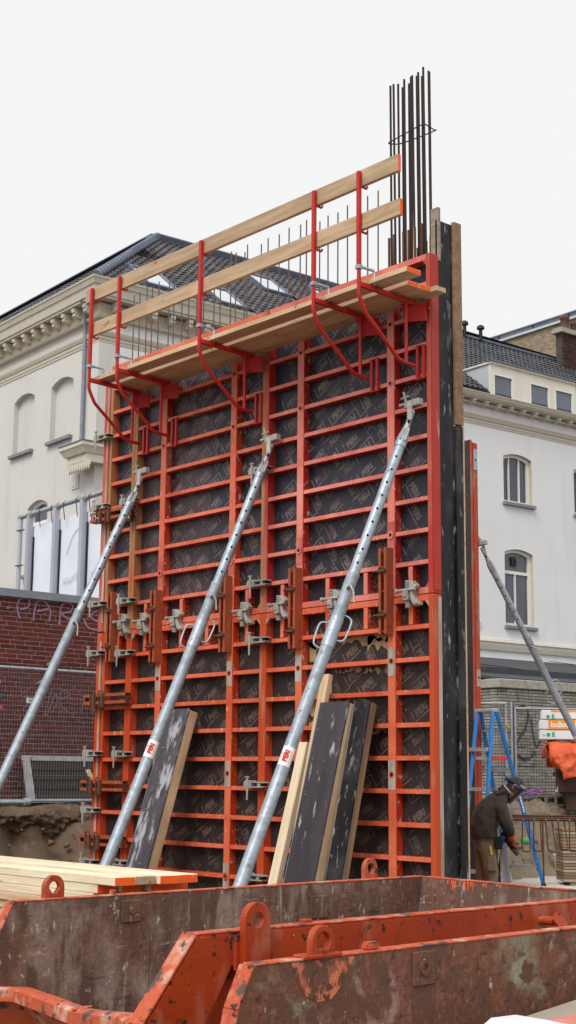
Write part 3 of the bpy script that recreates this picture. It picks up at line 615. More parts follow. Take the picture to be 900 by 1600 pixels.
sg = MB().box(.012, .018, .58, .78, 2.57, 2.64)
tp = text_polys('HIER', .062, .001); put_text(sg, tp, (.0190, .68, 2.605), Y_, Z_, 1)
sgo = link('name_sign', sg.mesh('name_sign', [LWHITE, LNAVY]), None, (WX, 0, 0)); tag(sgo, 'small white sign reading HIER in navy on red bricks', 'sign')
for nm, (a, z), lab in (('wall_pipe', (.90, 3.10), 'short grey pipe stub above the fence rail on red bricks'), ('wall_pipe', (.76, 2.84), 'short pale pipe stub just under the fence rail on bricks')):
    tag(link(nm, MB().tube([(0, a, z), (.20, a-.03, z+.03)], .022, 8).tube([(.20, a-.03, z+.03), (.24, a-.035, z+.035)], .032, 8).mesh(nm, CAST), None, (WX, 0, 0)), lab, 'pipe')
# ------------------------------------------------------------------ mesh site fences
def mesh_fence(ln, ht, pitch, label, loc, rot, tube_r=.021, wr=.0020, wm=None):
    t = thing('site_fence', label, 'fence', loc, rot)
    part('top_rail', MB().tube([(0, 0, ht), (ln, 0, ht)], tube_r, 8), GALV, t)
    part('bottom_rail', MB().tube([(0, 0, .03), (ln, 0, .03)], tube_r, 8), GALV, t)
    for x in (0, ln): part('post', MB().tube([(x, 0, -.05), (x, 0, ht+.01)], tube_r, 8), GALV, t)
    m = MB(); x = pitch
    while x < ln: m.tube([(x, 0, .03), (x, 0, ht)], wr, 4, cap=False); x += pitch
    z = .1
    while z < ht: m.tube([(0, .004, z), (ln, .004, z)], wr*1.1, 4, cap=False); z += .26
    part('mesh_wires', m, wm or ZINC, t, stuff=True)
    return t
mesh_fence(3.45, 1.76, .042, 'galvanised mesh site fence standing before the red brick wall', (-2.90, -1.6, 1.25), (0, 0, PI/2))
fb = thing('framed_board', 'worn white frame filled with dark planks leaning behind the fence', 'board', (-3.06, .60, 1.25), (0, 0, PI/2))
W_, H_ = 1.75, .62
part('frame_member', MB().hexa([(-.02, -.05, 0), (.09, -.05, 0), (.09, .0, 0), (-.02, 0, 0), (-.10, .0, H_), (-.01, .0, H_), (-.01, .05, H_), (-.10, .05, H_)]), WHITEP, fb)
part('frame_member', bx(-.10, W_, 0, .055, H_-.065, H_), WHITEP, fb); part('frame_member', bx(.09, W_, -.045, .01, 0, .05), WHITEP, fb)
for k in range(4):
    z = .055+k*.125; part('plank', MB().hexa([(.06-z*.1, .0, z), (W_, .0, z), (W_, .03, z), (.06-z*.1, .03, z), (.06-z*.1, .01, z+.118), (W_, .01, z+.118), (W_, .04, z+.118), (.06-z*.1, .04, z+.118)]), DPLANK, fb)
tag(link('timber_slat', MB().beam((-.62, .32, 1.02), (-1.1, .22, 1.68), .05, .03).mesh('timber_slat', WOOD)), 'short raw slat leaning behind the formwork by the bank', 'slat')
tag(link('drain_hose', MB().tube(smooth_path([(-2.62, -1.2, 1.16), (-2.55, .0, 1.17), (-2.5, .45, 1.20), (-2.62, 1.0, 1.235), (-2.66, 2.2, 1.235)], 5), .03, 8).mesh('drain_hose', BLACK)), 'black hose lying along the top of the soil bank', 'hose')
tag(link('scaffold_tube', MB().tube([(-2.78, -1.2, 1.265), (-2.78, .42, 1.265)], .024, 10).tube([(-2.78, .36, 1.27), (-2.78, .44, 1.27)], .05, 12).mesh('scaffold_tube', GALV)), 'galvanised tube with end fitting lying under the fence', 'tube')
wd = MB()
for k in range(60):
    a, h = random.uniform(-.4, .5), random.uniform(.05, .22); p = V((-3.02+random.uniform(-.06, .06), a, 1.2)); q = p+V((random.uniform(-.05, .05), random.uniform(-.08, .08), h))
    wd.add([p+V((0, -.012, 0)), p+V((0, .012, 0)), q], [(0, 1, 2)])
wo = link('weeds', wd.mesh('weeds', M('weed_green', (.10, .20, .03), (.06, .13, .025), 9))); wo['kind'] = 'stuff'
cobs = [(-2.10, .62, 'single pale cobble perched at the hose end of the bank edge'), (-1.98, .98, 'squared cobble beside the paired kerb stones on the bank edge'), (-1.97, 1.19, 'second squared cobble of the pair on the bank edge'), (-1.93, 1.62, 'cobble nearest the formwork on the soil bank edge')]
for k, (x, yy, lab) in enumerate(cobs):
    m = MB().hexa([(p[0]*(1+random.uniform(-.1, .1)), p[1]*(1+random.uniform(-.1, .1)), p[2]*(1+random.uniform(-.1, .1))) for p in ((-.08, -.085, -.08), (.08, -.085, -.08), (.08, .085, -.08), (-.08, .085, -.08), (-.07, -.08, .075), (.075, -.075, .075), (.07, .08, .08), (-.08, .075, .075))])
    tag(link('cobble', m.mesh('cobble', STONE, .018, 2), None, (x+.20, yy, 1.135)), lab, 'stone', 'cobbles on the bank edge')
cl = MB()
for k in range(420):
    sx = random.random() < .55; yy = random.uniform(-2, 2.2) if sx else random.uniform(4, 11.5); x = random.uniform(-2.2, -.9) if sx else random.uniform(-2.6, .3)
    r_ = random.uniform(.012, .05) if random.random() < .8 else random.uniform(.05, .09); c = V((x, yy, ground_z(x, yy)+.02)); vs = []
    r_ *= .62; g_ = (1+5**.5)/2
    for (i, j, l) in ((-1, g_, 0), (1, g_, 0), (-1, -g_, 0), (1, -g_, 0), (0, -1, g_), (0, 1, g_), (0, -1, -g_), (0, 1, -g_), (g_, 0, -1), (g_, 0, 1), (-g_, 0, -1), (-g_, 0, 1)): vs.append(c+V((i, j, l*.8))*r_*.55*random.uniform(.75, 1.25))
    cl.add(vs, [(0, 11, 5), (0, 5, 1), (0, 1, 7), (0, 7, 10), (0, 10, 11), (1, 5, 9), (5, 11, 4), (11, 10, 2), (10, 7, 6), (7, 1, 8), (3, 9, 4), (3, 4, 2), (3, 2, 6), (3, 6, 8), (3, 8, 9), (4, 9, 5), (2, 4, 11), (6, 2, 10), (8, 6, 7), (9, 8, 1)], 0 if sx else 1, True)
co = link('clods', cl.mesh('clods', [SOIL, SAND])); co['kind'] = 'stuff'
# ------------------------------------------------------------------ white hoarding banner above the brick wall
hb = thing('banner_hoarding', 'white banner laced to a galvanised tube frame above the bricks', 'banner', (0, 3.70, 0))
rz = lambda x: 6.25+.034*(x+8.8)
part('top_tube', MB().tube([(-8.85, 0, rz(-8.85)), (-4.0, 0, rz(-4.0))], .045, 10), GALV, hb)
part('end_tube', MB().tube([(-8.80, 0, 4.0), (-8.80, 0, 6.27)], .042, 10), BPOST, hb)
for x in (-8.46, -7.58, -6.72, -5.86, -5.0):
    p = part('post', bx(x-.045, x+.045, -.06, .03, 4.0, rz(x)-.03), BPOST, hb)
    part('clamp', MB().tube([(x-.06, 0, rz(x)), (x+.07, 0, rz(x))], .066, 10), CAST, p)
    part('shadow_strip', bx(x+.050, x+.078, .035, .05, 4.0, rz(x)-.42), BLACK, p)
sh = MB(); NX, NZ = 60, 18; rows = []
for i in range(NZ+1):
    row = []
    for j in range(NX+1):
        x = -8.66+(4.6)*j/NX; zt = rz(x)-.22-.012*abs(math.sin(x*5.3)); z = 4.0+(zt-4.0)*i/NZ
        row.append((x, .06+.004*math.sin(x*9+z*2)+.008*mnoise.noise(V((x*2, z*2, 0))), z))
    rows.append(row)
sh.sheet(rows); part('banner_sheet', sh, BANNER, hb)
bt = MB(); tp = text_polys('Plaza', .23); put_text(bt, tp, (-7.15, .018, 5.0), (-1, 0, -.04), Z_); tp = text_polys('ner', .21); put_text(bt, tp, (-6.40, .018, 5.06), (-1, 0, -.04), Z_)
ribbon(bt, smooth_path([V((-7.3, .018, 5.45)), V((-7.1, .018, 5.75)), V((-6.8, .018, 5.92))], 5), .03, -Y_)
part('showthrough_print', bt, BPRINT, hb)
for k in range(11):
    x = -8.5+k*.40; part('tie', MB().tube([(x, 0, rz(x)+.055), (x, -.06, rz(x)), (x+.01, -.02, rz(x)-.30)], .008, 5), BLACK, hb)
for z in (4.75, 5.35, 6.0): part('tie', MB().tube([(-8.86, -.04, z), (-8.6, -.04, z-.01)], .012, 5), BLACK, hb)
tag(link('flat_roof_building', bx(-12, -3.45, 1.9, 2.98, .9, 3.95).mesh('flat_roof_building', DROOF)), 'low flat roofed annex hidden behind the red brick wall', 'building')

# ------------------------------------------------------------------ grey painted brick annex (corner towards the pit)
GA = BA
ga = thing('grey_brick_annex', 'dirty grey painted brick annex with concrete coping behind the blue ladder', 'building', (-6.237, 14.033, 0), (0, 0, GA))
part('mortar_core', bx(-6, -.012, .012, 16, .8, 3.53), GMORT, ga)
part('coping', bx(-6.1, .05, -.05, 16, 3.54, 3.735), COPE, ga, bevel=.015)
part('coping_joint', bx(-6.05, .0, .0, 16, 3.53, 3.545), GMORT, ga)
gbm = bx(-.05, .004, 0, .215, 0, .052).mesh('brick', GBRICK, .004); gbl = bx(0, .215, -.004, .05, 0, .052).mesh('brick', GBRICK, .004)
rest = MB(); cnt = 0
for r in range(37):
    z = 3.465-r*.0655; off = .113 if r % 2 else 0; a = off
    if off: a = 0.0
    first = True
    while a < 15:
        ln_ = .105 if (off and first) else .215
        if ln_ == .215 and a < 2.6 and cnt < 300: part('brick', gbm, None, ga, (random.uniform(-.003, .003), a, z)); cnt += 1
        else: rest.box(-.05, .004, a, a+ln_, z, z+.052)
        a += ln_+.012; first = False
    a = -.06
    while a > -5.5:
        if z > 2.6 and a > -1.3 and cnt < 300: part('brick', gbl, None, ga, (a-.215, random.uniform(-.003, .003), z)); cnt += 1
        else: rest.box(a-.215, a, -.004, .05, z, z+.052)
        a -= .227
part('brick_remainder', rest, GBRICKS, ga, stuff=True)
gg = MB(); GQ = lambda pts: smooth_path([V((.012, a, z)) for a, z in pts], 4)
for pts in ([(.35, 2.95), (.6, 3.15), (.85, 3.1), (.8, 2.75), (.55, 2.45), (.45, 2.2), (.75, 2.0)], [(.2, 2.25), (.5, 2.1), (.85, 2.05), (1.05, 2.2)], [(.95, 2.9), (1.1, 2.3), (1.35, 2.75)]): ribbon(gg, GQ(pts), .055, X_)
for a, z, ww in ((.1, 2.3, .5), (.2, 1.9, .7), (.0, 2.6, .6)): ribbon(gg, [(.0115, a+.15, z), (.0115, a+.15+ww, z-.01)], .03, X_)
part('graffiti', gg, GRAFK, ga)
gg = MB()
for k in range(14):
    x, z = random.uniform(-.75, -.1), random.choice((1.75, 1.85, 2.6, 2.5, 2.42)); gg.box(x, x+random.uniform(.05, .14), -.009, -.0075, z, z+.03, mi=0 if z < 2 else 1)
part('paint_mark', gg, [GRAFB, GRAFT], ga)
ar = thing('lean_to_roof', 'shallow dark bitumen roof sloping from grey annex up to the house', 'roof', (-6.237, 14.033, 0), (0, 0, GA))
part('deck', MB().hexa([(-10.8, -2.8, 5.35), (.0, .05, 3.70), (.0, 22, 3.70), (-10.8, 22, 5.35), (-10.8, -2.8, 5.45), (.0, .05, 3.76), (.0, 22, 3.76), (-10.8, 22, 5.45)]), DROOF, ar)
for k in (2, 6): part('felt_seam', MB().beam((-10.6, -1+k*2.4, 5.46), (-.2, .6+k*2.4, 3.80), .05, .02), BLACK, ar)
part('upstand', MB().beam((-1.6, .3, 4.06), (-1.2, 7, 4.0), .12, .16), DROOF, ar)
part('roof_vent', MB().tube([(-7.5, 5.2, 4.9), (-7.5, 5.2, 5.25)], .10, 10).tube([(-7.5, 5.2, 5.25), (-7.5, 5.2, 5.45)], .16, 10, mi=1), [COPE, BLACK], ar)
# fence panels by the annex
dv = V((-3.97+4.33, 11.52-11.11, 0)).normalized(); an = math.atan2(dv.y, dv.x)
mesh_fence(3.4, 1.70, .055, 'galvanised mesh fence panel behind the blue step ladder', (-3.95-dv.x*3.4, 11.5-dv.y*3.4, 1.33), (0, 0, an), wr=.0042, wm=WIRE)
mesh_fence(1.6, 1.72, .055, 'mesh fence panel in front of the black graffiti', (-3.86, 11.66, 1.22), (0, 0, math.atan2(.62, .50)), wr=.0042, wm=WIRE)
mesh_fence(2.6, 1.72, .055, 'mesh fence panel folded back towards the grey annex', (-3.90, 11.60, 1.33), (0, 0, math.radians(128)), wr=.0042, wm=WIRE)
for (dx, nm, lab) in ((-.03, 'fence_clip', 'upper brass fence clip at the two fence posts'), (-.09, 'fence_clip', 'lower brass fence clip at the two fence posts')):
    z = 2.62 if dx > -.05 else 2.52
    tag(link(nm, MB().ring((-3.88+dx*1.5, 11.52+dx, z), (.75, -.66, 0), .035, .012, .05, 10).mesh(nm, M('brass', (.55, .40, .12), rough=.4, metal=.6))), lab, 'clip')

# ------------------------------------------------------------------ blue step ladder
ld = thing('step_ladder', 'tall blue double sided step ladder with aluminium treads behind the worker', 'ladder')
TL, TR, FL, FR, BL, BR = [V(p) for p in ((-.08, 6.29, 2.58), (.25, 6.25, 2.58), (-.44, 7.31, .1), (.26, 7.23, .1), (.19, 5.49, .1), (.62, 5.45, .1))]
for a, b in ((TL, FL), (TR, FR), (TL-V((0, .08, .02)), BL), (TR-V((0, .08, .02)), BR)):
    part('stile', MB().beam(a, b, .05, .085, up=(.74, -.67, 0)), LBLUE, ld, bevel=.006)
    d_ = (b-a).normalized(); part('foot_cap', MB().beam(b-d_*.05, b+d_*.03, .06, .095, up=(.74, -.67, 0)), BLACK, ld)
part('top_cap', MB().hexa([(-.10, 6.18, 2.56), (.27, 6.14, 2.56), (.27, 6.29, 2.56), (-.10, 6.33, 2.56), (-.10, 6.18, 2.61), (.27, 6.14, 2.61), (.27, 6.29, 2.61), (-.10, 6.33, 2.61)]), ALU, ld, bevel=.01)
for k in range(1, 9):
    t = k/9.0; part('tread', MB().beam(TL.lerp(FL, t), TR.lerp(FR, t), .085, .035), ALU, ld)
for k in (2, 4, 6, 8):
    t = k/9.0; part('brace', MB().beam((TL-V((0, .16, 0))).lerp(BL, t), (TR-V((0, .16, 0))).lerp(BR, t), .05, .05), ALU, ld)
for t in (.27,):
    part('spreader', MB().beam(TL.lerp(FL, t), TL.lerp(BL, t), .012, .05), ALU, ld); part('spreader', MB().beam(TR.lerp(FR, t), TR.lerp(BR, t), .012, .05), LRED, ld)
for (a, b) in ((TL.lerp(FL, .93), TL.lerp(FL, .8)), (TR.lerp(FR, .93), TR.lerp(FR, .8))):
    c = (TL.lerp(FL, .89)+TR.lerp(FR, .89))/2; part('brace_strut', MB().beam(a, a.lerp(c, .45)+V((0, 0, .12)), .012, .03), ALU, ld)
lm = MB()
u_ = (FR-TR).normalized(); s_ = V((.75, .66, 0)); s_ = (s_-u_*s_.dot(u_)).normalized(); n_ = V((.74, -.67, 0))
tp = text_polys('||I|II|I|||', .05, .002)
for k in range(12):
    p = TR.lerp(FR, .435+.012*k)+n_*.046; lm.add([p+s_*.012, p-s_*.012, p-s_*.012+u_*.02, p+s_*.012+u_*.02], [(0, 1, 2, 3)])
part('faded_lettering', lm, LWHITE, ld)

# ------------------------------------------------------------------ foam packs on tarp on a rusty plate stack
# local frame: +x to the far end of the pack, y across
IA = math.atan2(.30, .36)
st = thing('steel_box', 'dark rusty steel box under the orange tarp at the pit edge', 'steel box', (-1.81, 10.64, 1.12), (0, 0, IA))
st.scale = (1.167,)*3
part('box_body', bx(-.20, 2.6, -.5, .9, .25, .88), DARKST, st, bevel=.015); part('box_flange', bx(-.24, 2.6, -.54, .94, .48, .54), DARKST, st); part('box_skid', bx(-.1, 2.6, -.4, .8, 0, .25), DARKST, st)
part('pivot_disc', MB().ring((.05, -.56, .66), Y_, .10, .03, .06, 18), RUSTY, st)
def crumple(p, s=3.0, a=.05):
    q = V(p); fold = abs(mnoise.noise(q*s*1.3))+.6*abs(mnoise.noise(q*s*2.9+V((4, 1, 2))))
    return q+V((fbm(p[0], p[1], p[2], s), fbm(p[1]+7, p[2], p[0], s)-1.6*fold+.5, fbm(p[2], p[0]+3, p[1], s)-.6*fold+.2))*a
tr = MB(); rows = []
prof = [(-.95, -.62, .42), (-.55, -.60, .36), (-.10, -.66, .50), (.0, -.64, .62), (.28, -.58, .86), (.40, -.30, .93), (.42, .3, .95), (.41, .9, .95)]
top = [(2.4*t-.34) for t in [k/44 for k in range(45)]]
for j, x in enumerate(top):
    row = []
    drop = .04+.20*(.5+.5*math.sin(x*3.4+.9)) if x > -.30 else .06
    for (yy, zz) in ((-.62, .92-drop-.18), (-.66, .92-drop), (-.63, .80), (-.60, .90), (-.5, .965), (-.2, .985), (.2, .985), (.6, .985), (.95, .95), (1.0, .6)):
        row.append(crumple((x, yy, zz), 3.2, .05))
    rows.append(row)
tr.sheet(rows)
tr.sheet([[crumple((-.34, yy, .965), 3.2, .05) for yy in (-.6, -.2, .2, .6, .95)], [crumple((-.42, yy, .86), 3, .06) for yy in (-.6, -.2, .2, .6, .95)], [crumple((-.36, yy, .74), 3, .06) for yy in (-.6, -.2, .2, .6, .95)]])
rows = []
for i in range(14):
    t = i/13; rows.append([crumple((-.30+.34*s+.16*t*(1-s*.6), -.68-.05*math.sin(3*s+t), .78-.34*t+.05*s), 6, .045) for s in [k/12 for k in range(13)]])
tr.sheet(rows)
to = tag(link('tarp', tr.mesh('tarp', TARP), None, (-1.81, 10.64, 1.12), (0, 0, IA)), 'crumpled orange tarpaulin draped under the white foam packs', 'tarp')
to.scale = (1.167,)*3
sol = to.modifiers.new('thickness', 'SOLIDIFY'); sol.thickness = .006
iso = text_polys('IsoBouw', .092, .0032); isr = text_polys('2  E', .075, .004)
packs = [(-.46, 1.0, 'bottom white foam pack with green marks lying on orange tarp', 0), (-.46, 1.145, 'middle white foam pack with the orange IsoBouw label', 1), (-.43, 1.29, 'top white foam pack with torn orange label edge', 2)]
for (x0, z0, lab, kd) in packs:
    f = thing('foam_pack', lab, 'foam pack', (-1.81, 10.64, 1.12+z0*1.167), (0, 0, IA), 'foam packs on the tarp'); f.scale = (1.167,)*3
    part('foam_block', bx(x0, x0+1.25, -.52, .1, .0, .137), FOAM, f, bevel=.012, seg=2)
    lb = MB()
    if kd == 1:
        lb.box(x0+.13, x0+.52, -.5225, -.5205, .002, .135); put_text(lb, iso, (x0+.325, -.5235, .069), X_, Z_, 1, sy=1.25)
    elif kd == 0:
        lb.ring((x0+.13, -.524, .07), -Y_, .028, .002, .001, 14, 2)
        put_text(lb, text_polys('E', .085, .004), (x0+.20, -.5235, .07), X_, Z_, 2); lb.box(x0+.05, x0+.085, -.523, -.521, .05, .08, mi=3)
    else:
        zz = [(x0+.14+.012*k, .10+.014*(k % 2)) for k in range(50)]
        lb.prism([(zz[0][0], .133)]+zz+[(zz[-1][0], .133)], (0, -.5205, 0), X_, Z_, (0, -.002, 0))
        lb.ring((x0+.10, -.524, .04), -Y_, .026, .002, .001, 14, 2); put_text(lb, text_polys('E', .08, .004), (x0+.17, -.5235, .04), X_, Z_, 2)
    part('printed_label', lb, [IORG, FOAM, LGREEN, M('pale_green', (.4, .6, .45))], f)
# concrete blocks, bucket and board pile beyond the cage
for (x, yy, lab, r) in ((-2.03, 10.20, 'grey hollow concrete block nearer the ladder on the sand bank', .75), (-1.82, 10.46, 'grey hollow concrete block beside the rusty box on the sand bank', .72)):
    b = MB()
    b.box(-.19, .19, -.1, .1, .15, .19).box(-.19, .19, -.1, .1, 0, .035).box(-.19, -.14, -.1, .1, .035, .15).box(.14, .19, -.1, .1, .035, .15).box(-.03, .03, -.1, .1, .035, .15).box(-.14, .14, .05, .06, .035, .15)
    tag(link('concrete_block', b.mesh('concrete_block', CBLOCK), None, (x, yy, 1.17), (0, 0, r)), lab, 'block', 'concrete blocks on the sand bank')
tag(link('insulation_slab', bx(-.16, .16, -.09, .09, 0, .05).mesh('insulation_slab', M('mineral_wool', (.36, .28, .12), (.28, .21, .09), 20, bump=.5), .012), None, (-1.82, 10.44, 1.362), (0, 0, .7)), 'yellowish insulation offcut lying on a concrete block', 'offcut')
tag(link('paper_cone', MB().tube([(0, 0, 0), (0, 0, .17)], [.09, .008], 9, smooth=False).mesh('paper_cone', PLAST), None, (-1.88, 10.38, 1.36)), 'white pointed sheet standing on a concrete block', 'sheet')
tag(link('grey_pipe', MB().tube([(-2.75, 9.3, 1.28), (-1.98, 10.3, 1.31)], .035, 10).mesh('grey_pipe', ZINC)), 'grey pipe lying on the sand bank behind the ladder', 'pipe')
tag(link('pale_beam', MB().beam((-2.9, 9.2, 1.17), (-2.15, 10.1, 1.17), .10, .09).mesh('pale_beam', M('yellow_beam', (.55, .43, .24), (.45, .36, .2), 5))), 'pale yellowish beam lying along the sand bank edge', 'beam')
tag(link('blue_tube', MB().tube([(-2.75, 9.2, 1.24), (-2.0, 10.3, 1.19)], .022, 8).mesh('blue_tube', M('slate_blue', (.09, .13, .2)))), 'thin slate blue tube along the sand bank edge', 'tube')
tag(link('debris_heap', MB().sheet([[crumple((-2.7+.1*i, 9.55+.1*j, 1.2+.18*math.sin(PI*i/6)*math.sin(PI*j/6)), 5, .05) for j in range(7)] for i in range(7)]).mesh('debris_heap', [DARKST])), 'dark heap of site rubbish on the bank behind the worker', 'rubbish')
mg = MB()
for k in range(7): mg.tube([V((-2.45+.05*k, 9.75+.03*k, 1.36+.02*(k % 2))), V((-2.40+.07*k, 9.80+.06*k, 1.43+.02*(k % 3)))], .014, 6)
tag(link('purple_cord', mg.mesh('purple_cord', M('purple_nylon', (.32, .06, .42)))), 'bundle of purple cord on the dark rubbish heap', 'cord')
tag(link('green_cap', MB().tube([(0, 0, 0), (.09, .05, .03)], .05, 10).mesh('green_cap', M('green_plastic', (.10, .55, .16)), .004), None, (-1.62, 9.05, .62)), 'bright green plastic cap lying on the sand slope', 'cap')
bk = thing('paint_bucket', 'white bucket with yellow and red label on the concrete floor', 'bucket', (-1.15, 9.50, .10))
part('tub', MB().tube([(0, 0, 0), (0, 0, .30)], [.125, .15], 22), FOAM, bk); part('lid', MB().tube([(0, 0, .30), (0, 0, .33)], .158, 22), FOAM, bk)
def wrap(m, a0, a1, z0, z1, r0, mi): m.sheet([[V((math.cos(a0+(a1-a0)*k/10)*(r0+.083*z), math.sin(a0+(a1-a0)*k/10)*(r0+.083*z), z)) for k in range(11)] for z in (z0, z1)], mi, False)
lb = MB(); wrap(lb, -2.0, .6, .06, .235, .128, 0); wrap(lb, -1.55, -.85, .11, .21, .1295, 1); wrap(lb, -.55, .1, .17, .23, .1295, 2)
part('label', lb, [LYEL, LRED, LPINK], bk)
bo = thing('batten_pile', 'pile of brown battens standing at the picture edge behind rebar cage', 'timber', (.12, 7.78, .10), (0, 0, .85))
for k in range(17): part('batten', bx(0, 1.4, -.3+random.uniform(-.01, .01), .3, .055+k*.045, .055+k*.045+.036), WOODO if k % 3 else WOODG, bo)
part('bearer', bx(.1, .2, -.28, .28, 0, .05), WOODO, bo)

# ------------------------------------------------------------------ rebar cage on wire stands
cg = thing('rebar_cage', 'rusty brown rebar beam cage hung with bent stirrups beside the worker', 'rebar cage', (4.10, 1.98, 0))
cx = V((.63, .77, 0)).normalized(); cy = V((-.77, .63, 0))
CL = lambda s, t, z: V((0, 0, z))+cx*s+cy*t
for t, z in ((-.02, 1.235), (.03, 1.255), (.09, 1.235), (.13, 1.25), (.0, 1.21), (.10, 1.21)): part('long_bar', MB().tube([CL(-.02, t, z+.0), CL(1.0, t, z-.004), CL(2.4, t, z)], .0085, 6), REBAR_R, cg)
for k in range(13):
    s = .05+k*.125+random.uniform(-.015, .015); lean = random.uniform(-.02, .02); dz = random.uniform(-.02, .02)
    pts = [CL(s, -.03, 1.20), CL(s+lean, -.04, .95+dz), CL(s+lean+.01, -.03, .915+dz), CL(s+.085+lean, .0, .91+dz), CL(s+.10+lean, .05, .92+dz), CL(s+.1, .13, 1.20)]
    part('stirrup', MB().tube(pts, .0065, 6), REBAR_R, cg)
    part('tie', MB().tube([CL(s, -.05, 1.205), CL(s, -.04, 1.225)], .011, 6), M('tie_blue', (.12, .14, .30)), cg)
for s in (.27, .68):
    part('stand', MB().tube([CL(s, .0, 0), CL(s, 0, 1.22)], .009, 6), REBAR_R, cg); part('stand_foot', MB().tube([CL(s-.12, .0, 0.02), CL(s, 0, .28)], .008, 6), REBAR_R, cg)

# ------------------------------------------------------------------ wall formwork: panels (x along the wall, front frame plane y=0)
# lettering used on the plywood film
PT = text_polys('PERI', .094, .005)
def logo(mb, c, ang, k=1.0):
    u = V((math.cos(ang), 0, math.sin(ang))); v_ = V((-math.sin(ang), 0, math.cos(ang))); c = V(c)
    put_text(mb, PT, c, u, v_, sx=k, sy=k*1.05)
    def bar(a, b, t):
        a_, b_ = c+u*a[0]*k+v_*a[1]*k, c+u*b[0]*k+v_*b[1]*k; d = (b_-a_).normalized(); s_ = V((-d.z, 0, d.x))*t/2
        mb.add([a_+s_, a_-s_, b_-s_, b_+s_], [(0, 1, 2, 3)])
    bar((-.132, .068), (-.132, -.062), .0145); bar((-.139, -.062), (.112, -.062), .0145)
def panel(X, Z0, wd, ht, studs, up, label, mats, ply, prt, posts, rnd):
    fr, ed = mats; t = thing('formwork_panel', label, 'formwork panel', (X, 0, Z0), None, 'formwork panels of the wall')
    E = .06
    edge = MB().box(0, .042, .004, .10, 0, ht).box(.042, E, 0, .03, 0, ht).box(0, .012, 0, .004, 0, ht).mesh('edge_profile', ed)
    e0 = part('edge_profile', bx(0, E-.008, 0, .12, .0, ht), ed, t, bevel=.004); part('edge_profile', bx(wd-E+.008, wd, 0, .12, 0, ht), ed, t, bevel=.004)
    part('edge_profile', bx(E-.008, wd-E+.008, .002, .12, 0, .062), fr, t, bevel=.004); part('edge_profile', bx(E-.008, wd-E+.008, .002, .12, ht-.062, ht), fr, t, bevel=.004)
    cuts = [E-.008] + [v for s in studs for v in (s-.05, s+.05)] + [wd-E+.008]
    zs = [k*.3 for k in range(1, int(round(ht/.3)))]
    cache = {}
    for i in range(0, len(cuts), 2):
        a, b = cuts[i], cuts[i+1]; key = round(b-a, 3)
        me = MB().hexa([(0, .006, -.0225), (b-a, .006, -.0225), (b-a, .0985, -.0225), (0, .0985, -.0225), (0, .006, .0225), (b-a, .006, .0225), (b-a, .0985, .0225), (0, .0985, .0225)]).mesh('rib', fr, .004)
        for z in zs: part('rib', me, None, t, (a, random.uniform(-.001, .002), z))
    for si, s in enumerate(studs):
        part('stud', bx(s-.05, s+.05, 0, .095, .062, ht-.062), fr, t, bevel=.005)
        for z in ((.6, 2.1, 2.7) if up else (.6, 1.65, 2.7)):
            col = z == .6
            if col or not up: part('worn_patch', bx(s-.046, s+.046, -.0035, .001, z-.14, z+.13), CEM if not (up and col) else EDGE_U, t)
            h = part('tie_collar', MB().ring((s, -.012 if col else -.006, z), -Y_, .040 if col else .030, .019, -.010, 14), fr if up else EDGE_L, t)
            part('tie_hole', MB().tube([(s, -.0052, z), (s, -.001, z)], .019, 12), DARKHOLE, h)
    for (s) in posts:
        for zz in ((.062, .27) if not up else (.062, .27),):
            za, zb = (.062, .272) if up else (ht-.272, ht-.062)
            pm = MB().box(s-.028, s+.028, .002, .10, za, zb)
            po = part('short_post', pm, fr, t, bevel=.003)
            for zc in (za+.055, (za+zb)/2, zb-.055): part('post_hole', MB().tube([(s+.0275, .06, zc), (s+.0295, .06, zc)], .012, 8), DARKHOLE, po)
    for (cx_, cz_) in ((.0, 0), (wd, 0), (0, ht), (wd, ht)):
        sx = 1 if cx_ == 0 else -1; sz = 1 if cz_ == 0 else -1
        part('corner_gusset', MB().prism([(E*sx*.8, .058*sz), (E*sx*.8+.05*sx, .058*sz), (E*sx*.8, .058*sz+.06*sz)], (cx_, .003, cz_), X_, Z_, (0, .03, 0)), CEM if not up else ed, t)
    if ply is PLY_P:
        p = part('plywood', bx(.045, 1.368, .10, .119, .045, ht-.045), ply, t); part('plywood', bx(1.372, wd-.045, .1006, .119, .045, ht-.045), PLY_U, t)
    else: p = part('plywood', bx(.045, wd-.045, .10, .119, .045, ht-.045), ply, t)
    lg = MB(); rr = random.Random(rnd); A = math.radians(33); st = .215; cA, sA = math.cos(A), math.sin(A); n = int(5/st)
    for i in range(-n, n):
        for j in range(-n, n):
            u, v_ = i*st*1.28+(j % 2)*.10, j*st*.92; x = wd/2+u*cA-v_*sA+.03; z = ht/2+u*sA+v_*cA
            if .19 < x < wd-.19 and .19 < z < ht-.19:
                q = (i+2*j) % 4; logo(lg, (x, .0992, z), A+(0, -PI/2, PI, PI/2)[q] if (i+j) % 2 else A+(0, PI, 0, -PI/2)[q], .95)
    if lg.v: part('printed_lettering', lg, prt, p)
    return t
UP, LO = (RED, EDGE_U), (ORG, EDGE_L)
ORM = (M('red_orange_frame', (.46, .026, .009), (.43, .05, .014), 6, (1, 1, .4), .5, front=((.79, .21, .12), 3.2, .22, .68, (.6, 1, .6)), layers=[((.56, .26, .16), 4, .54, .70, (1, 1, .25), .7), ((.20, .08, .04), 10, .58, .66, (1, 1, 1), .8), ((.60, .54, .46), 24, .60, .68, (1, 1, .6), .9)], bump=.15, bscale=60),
       M('brown_worn_edge', (.42, .17, .06), (.36, .20, .09), 9, (1, 1, .2), .6, layers=[((.55, .07, .025), 6, .54, .64, (1, 1, .15), .6), ((.55, .5, .42), 14, .64, .74, VST, .9)], bump=.2, bscale=50))
